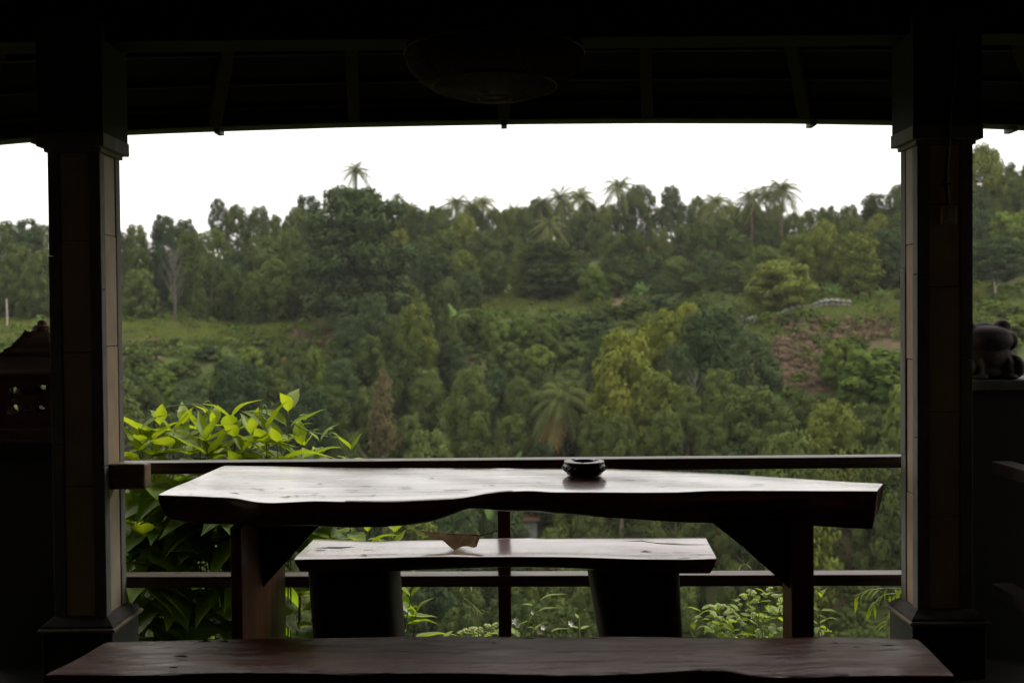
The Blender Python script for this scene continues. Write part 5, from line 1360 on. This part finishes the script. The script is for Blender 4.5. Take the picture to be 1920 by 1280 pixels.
shrub('leafy_shrub', 'bright yellow green shrub right beside the left column, behind the railing',
      [(285, 830, 4.92, 7), (325, 815, 4.87, 7), (300, 800, 4.97, 8), (262, 808, 4.87, 9), (262, 850, 4.82, 8), (345, 800, 5.07, 9), (375, 812, 4.92, 8), (250, 930, 4.77, 8), (268, 985, 4.72, 8), (300, 905, 4.87, 8), (330, 960, 4.92, 8), (285, 1040, 4.82, 8), (355, 1030, 4.92, 7), (262, 1110, 4.82, 6), (330, 1110, 4.92, 6)], (-1.75, 5.17, gb), lsize=(0.17, 0.30))
shrub('leafy_shrub', 'bright shrub with two tall leafy shoots above the railing left of the table',
      [(540, 775, 5.02, 8), (432, 785, 5.02, 8), (385, 828, 4.82, 6), (440, 825, 4.92, 6), (520, 838, 4.87, 6), (565, 836, 5.02, 6), (400, 800, 5.17, 8), (470, 818, 5.12, 8), (500, 810, 4.92, 8), (455, 850, 4.87, 8), (395, 860, 4.87, 8), (420, 960, 4.97, 8), (380, 1010, 4.92, 7), (480, 1010, 5.02, 7), (540, 900, 5.02, 7), (410, 1090, 4.87, 7), (560, 1095, 4.92, 6)], (-1.25, 5.27, gb), lsize=(0.17, 0.30))
shrub('leafy_shrub', 'low leafy shrub showing under the left half of the table',
      [(600, 828, 5.12, 7), (660, 845, 5.12, 6), (572, 838, 5.22, 7), (620, 985, 4.92, 6), (690, 998, 4.92, 6), (740, 1000, 5.02, 5), (770, 1120, 4.82, 6), (755, 1105, 4.92, 7), (590, 1120, 4.92, 6), (780, 1150, 4.87, 5)], (-0.85, 5.22, gb), lsize=(0.12, 0.20))
shrub('leafy_shrub', 'dark leafy shrub at the far left edge below the lantern',
      [(6, 880, 5.22, 8), (-15, 930, 5.22, 7), (10, 1010, 5.12, 7), (5, 1110, 5.12, 7), (-10, 1180, 5.02, 6), (12, 1230, 5.02, 6)], (-2.6, 5.0, gb), lsize=(0.08, 0.17))

# climbing tendrils
def tendril(parent, pts, d, r0=0.0018, nm='tendril'):
    P = [at(x, y, d + 0.02 * math.sin(i * 1.3)) - Vector(parent.location) for i, (x, y) in enumerate(pts)]
    Q = []
    for i in range(len(P) - 1):                                  # smooth through the points
        a0, a1, a2, a3 = P[max(0, i - 1)], P[i], P[i + 1], P[min(len(P) - 1, i + 2)]
        for k in range(6):
            s = k / 6; Q.append(0.5 * ((2 * a1) + (a2 - a0) * s + (2 * a0 - 5 * a1 + 4 * a2 - a3) * s * s + (3 * a1 - a0 - 3 * a2 + a3) * s ** 3))
    Q.append(P[-1]); mb = MB(); mb.tube(Q, r0, 6); return mb.build(nm, M['stem'], parent, 60)
vn = tag(empty('climbing_vine', at(430, 900, 4.92)), 'thin pale tendrils of a vine climbing over the tall leafy shoots', 'vine')
tendril(vn, [(296, 768), (320, 762), (350, 758), (372, 758), (388, 770), (392, 790), (388, 830), (384, 880)], 4.94, 0.0028)
tendril(vn, [(392, 772), (398, 762), (392, 752), (384, 754), (382, 762)], 4.94)
tendril(vn, [(494, 762), (488, 768), (490, 778), (500, 776), (498, 760), (490, 762), (494, 782), (506, 790), (516, 800), (522, 815), (528, 850)], 4.97, 0.0026)
tendril(vn, [(545, 788), (560, 800), (580, 808), (606, 814), (628, 812), (638, 830), (648, 852), (655, 880)], 4.97, 0.003)
for i, (x, y, s_) in enumerate([(566, 796, 0.035), (572, 788, 0.03), (600, 806, 0.028), (604, 818, 0.025), (618, 806, 0.03), (634, 820, 0.02), (580, 766, 0.02), (560, 780, 0.04), (398, 774, 0.03), (392, 766, 0.02)]):
    place_leaf(FL[i % 2], vn, at(x, y, 4.97), i * 1.9, 0.3, s_ * 1.6)

# flowering climber under the table, right
fc = tag(empty('flowering_climber', at(1400, 1250, 4.92) - Vector((0, 0, 0.5))), 'climber with pale green flower heads under the right end of the table', 'plant')
mbf = MB(); r = random.Random(9)
for k in range(34):
    a_, b_ = r.uniform(0, 6.28), r.uniform(0.2, 1.5); q = 0.8 + 0.2 * r.random(); c0 = Vector((math.cos(a_) * math.cos(b_) * q, math.sin(a_) * math.cos(b_) * q, math.sin(b_) * 0.7 * q))
    mbf.lathe([(0.03, -0.12), (0.13, -0.03), (0.15, 0.05), (0.08, 0.14)], 6, c0)
    mbf.tube([(0, 0, -0.6), c0 * 0.95], [0.03, 0.02], 3, False)
FCL = mbf.mesh('flower_cluster', 60); FCL.materials.append(M['flower_green'])
def cluster(parent, x, y, d, s):
    o = bpy.data.objects.new('flower_cluster', FCL); col.objects.link(o); o.parent = parent; o.location = at(x, y, d) - Vector(parent.location); o.scale = (s,) * 3; o.rotation_euler = (r.uniform(-0.5, 0.5), r.uniform(-0.5, 0.5), r.uniform(0, 6))
blob = [(1300, 1160), (1330, 1145), (1350, 1140), (1362, 1136), (1385, 1125), (1405, 1118), (1415, 1108), (1430, 1120), (1450, 1112), (1455, 1118), (1462, 1140), (1440, 1150), (1410, 1150), (1380, 1155), (1350, 1165), (1335, 1178), (1370, 1178), (1400, 1176), (1430, 1178), (1455, 1172), (1420, 1135), (1395, 1140), (1368, 1150), (1345, 1155), (1425, 1165), (1360, 1190), (1390, 1195), (1440, 1190)]
for i, (x, y) in enumerate(blob):
    for j in range(2): cluster(fc, x + r.uniform(-10, 10), y + r.uniform(-8, 8), 4.87 + r.uniform(-0.08, 0.10), r.uniform(0.012, 0.020))
for i in range(110):
    x, y = r.choice(blob); place_leaf(FL[i % 2], fc, at(x + r.uniform(-24, 24), y + r.uniform(-8, 40), 4.92 + r.uniform(-0.08, 0.15)), r.uniform(0, 6.28), r.uniform(-0.5, 0.7), r.uniform(0.05, 0.085), r.uniform(-0.4, 0.4))
for i in range(14):
    x, y = blob[i * 2]; tendril(fc, [(x, y), (x + r.uniform(-10, 20), y + 30), (1390 + r.uniform(-40, 40), 1260), (1400, 1400)], 4.9, 0.002, 'stem')
tendril(fc, [(1296, 1162), (1300, 1166), (1320, 1166), (1345, 1172), (1380, 1200)], 4.84, 0.002, 'stem')
tendril(fc, [(1385, 1068), (1390, 1059), (1400, 1058), (1408, 1066), (1412, 1080), (1408, 1110), (1402, 1150)], 4.82, 0.002)
f2 = tag(empty('flowering_climber', at(900, 1290, 4.92)), 'low climber with cream flower heads behind the railing post', 'plant')
for x, y in ((885, 1180), (875, 1184), (900, 1180), (915, 1176), (922, 1182), (930, 1172), (890, 1186), (865, 1188), (905, 1188), (935, 1186)): cluster(f2, x, y, 4.87, r.uniform(0.016, 0.024))
for i in range(40): place_leaf(FL[i % 2], f2, at(r.uniform(830, 950), r.uniform(1188, 1225), 4.92 + r.uniform(-0.05, 0.1)), r.uniform(0, 6.28), r.uniform(-0.3, 0.7), r.uniform(0.05, 0.08))
tendril(f2, [(862, 1108), (868, 1100), (880, 1098), (884, 1106), (878, 1114), (868, 1118), (880, 1128), (892, 1140), (896, 1160), (897, 1190), (900, 1260)], 4.84, 0.0022)
tendril(f2, [(892, 1140), (905, 1150), (908, 1146), (903, 1142)], 4.84)
f3 = tag(empty('wildflower', at(1030, 1290, 4.92)), 'thin wildflower stems with small white blossoms right of the railing post', 'plant')
mbw = MB()
for k in range(5):
    a_ = 1.257 * k; c0 = Vector((math.cos(a_), math.sin(a_), 0)); s0 = Vector((-math.sin(a_), math.cos(a_), 0))
    mbw.poly([(0, 0, 0), c0 * 0.6 + s0 * 0.4 + Vector((0, 0, 0.3)), c0 * 1.1 + Vector((0, 0, 0.35)), c0 * 0.6 - s0 * 0.4 + Vector((0, 0, 0.3))], [(0, 1, 2, 3)])
mbw.lathe([(0.12, 0.0), (0.16, 0.12), (0.08, 0.24)], 7)
WF = mbw.mesh('blossom'); WF.materials.append(M['flower_white'])
for i, (x, y, s_) in enumerate([(999, 1148, 0.012), (964, 1166, 0.016), (972, 1172, 0.014), (968, 1160, 0.012), (1018, 1176, 0.014), (1012, 1184, 0.014), (1070, 1168, 0.014), (1072, 1172, 0.010)]):
    o = bpy.data.objects.new('blossom', WF); col.objects.link(o); o.parent = f3; o.location = at(x, y, 4.87) - Vector(f3.location); o.scale = (s_,) * 3; o.rotation_euler = (R(60), r.uniform(-0.6, 0.6), r.uniform(-0.5, 0.5))
    tendril(f3, [(x, y + 2), (x + 4, y + 25), (x - 4, 1230), (x, 1300)], 4.88, 0.0014, 'stem')
tendril(f3, [(1012, 1098), (1006, 1115), (1000, 1145), (990, 1170), (984, 1200), (980, 1260)], 4.89, 0.0022, 'stem')
tendril(f3, [(1097, 1142), (1090, 1150), (1086, 1166), (1088, 1200)], 4.87, 0.003, 'stem')
for i, (x, y, az, el, s_) in enumerate([(1004, 1148, 0.2, 0.45, 0.12), (1000, 1135, 3.0, 0.3, 0.06), (990, 1165, 2.6, -0.2, 0.06), (985, 1175, 0.3, -0.1, 0.10), (1010, 1125, 0.1, 0.5, 0.14), (1030, 1185, 0.4, 0.35, 0.11), (1086, 1160, 2.2, 0.8, 0.04), (1088, 1180, 0.5, 0.4, 0.06), (1085, 1178, 2.8, 0.4, 0.05), (995, 1190, 0.7, 0.8, 0.10), (975, 1196, 2.4, 0.7, 0.09)]):
    place_leaf(NLf[0] if s_ > 0.09 else FL[0], f3, at(x, y, 4.88), az, el, s_)
f4 = tag(empty('leafy_shrub', at(1545, 1300, 4.92)), 'broad leaved plant right of the right table leg', 'plant')
for i, (x, y, d, n_) in enumerate([(1540, 1120, 4.87, 5), (1550, 1160, 4.82, 4), (1535, 1170, 4.92, 4)]):
    shoot(f4, at(x, y, d), at(x, 1330, d), i + 60, 5, n_, 0.075, (0.06, 0.12), 0.7)
tw = tag(empty('hanging_branch', at(1760, 1120, 4.92)), 'drooping twigs of narrow yellow green leaves beside the right column', 'branch')
for i, pts in enumerate([[(1770, 1108), (1720, 1104), (1670, 1102), (1630, 1106), (1605, 1116)], [(1760, 1114), (1710, 1112), (1660, 1114), (1640, 1130), (1630, 1145)], [(1765, 1120), (1715, 1122), (1685, 1130), (1668, 1150), (1664, 1170)]]):
    tendril(tw, pts, 4.92, 0.0022, 'twig')
    for k in range(14):
        s = k / 13; j = min(len(pts) - 2, int(s * (len(pts) - 1))); f = s * (len(pts) - 1) - j
        x = pts[j][0] * (1 - f) + pts[j + 1][0] * f; y = pts[j][1] * (1 - f) + pts[j + 1][1] * f
        place_leaf(NLf[k % 2], tw, at(x, y, 4.92), r.choice([3.4, 2.6, 3.0, 4.62]) + r.uniform(-0.3, 0.3), r.uniform(-1.2, -0.3), r.uniform(0.05, 0.085), r.uniform(-0.5, 0.5))

# ------------------------------------------------------------------ air
mb = MB(); mb.box((-420, -60, -60), (420, 420, 62))
hz_ = mb.build('haze', None)
m = bpy.data.materials.new('valley_haze'); m.use_nodes = True; t = m.node_tree; t.nodes.clear()
out = N(t, 'ShaderNodeOutputMaterial'); pv_ = N(t, 'ShaderNodeVolumePrincipled')
pv_.inputs['Color'].default_value = (0.95, 0.96, 0.97, 1); pv_.inputs['Density'].default_value = 0.00015; pv_.inputs['Anisotropy'].default_value = 0.3
t.links.new(pv_.outputs[0], out.inputs['Volume']); hz_.data.materials.append(m)
tag(hz_, kind='stuff')
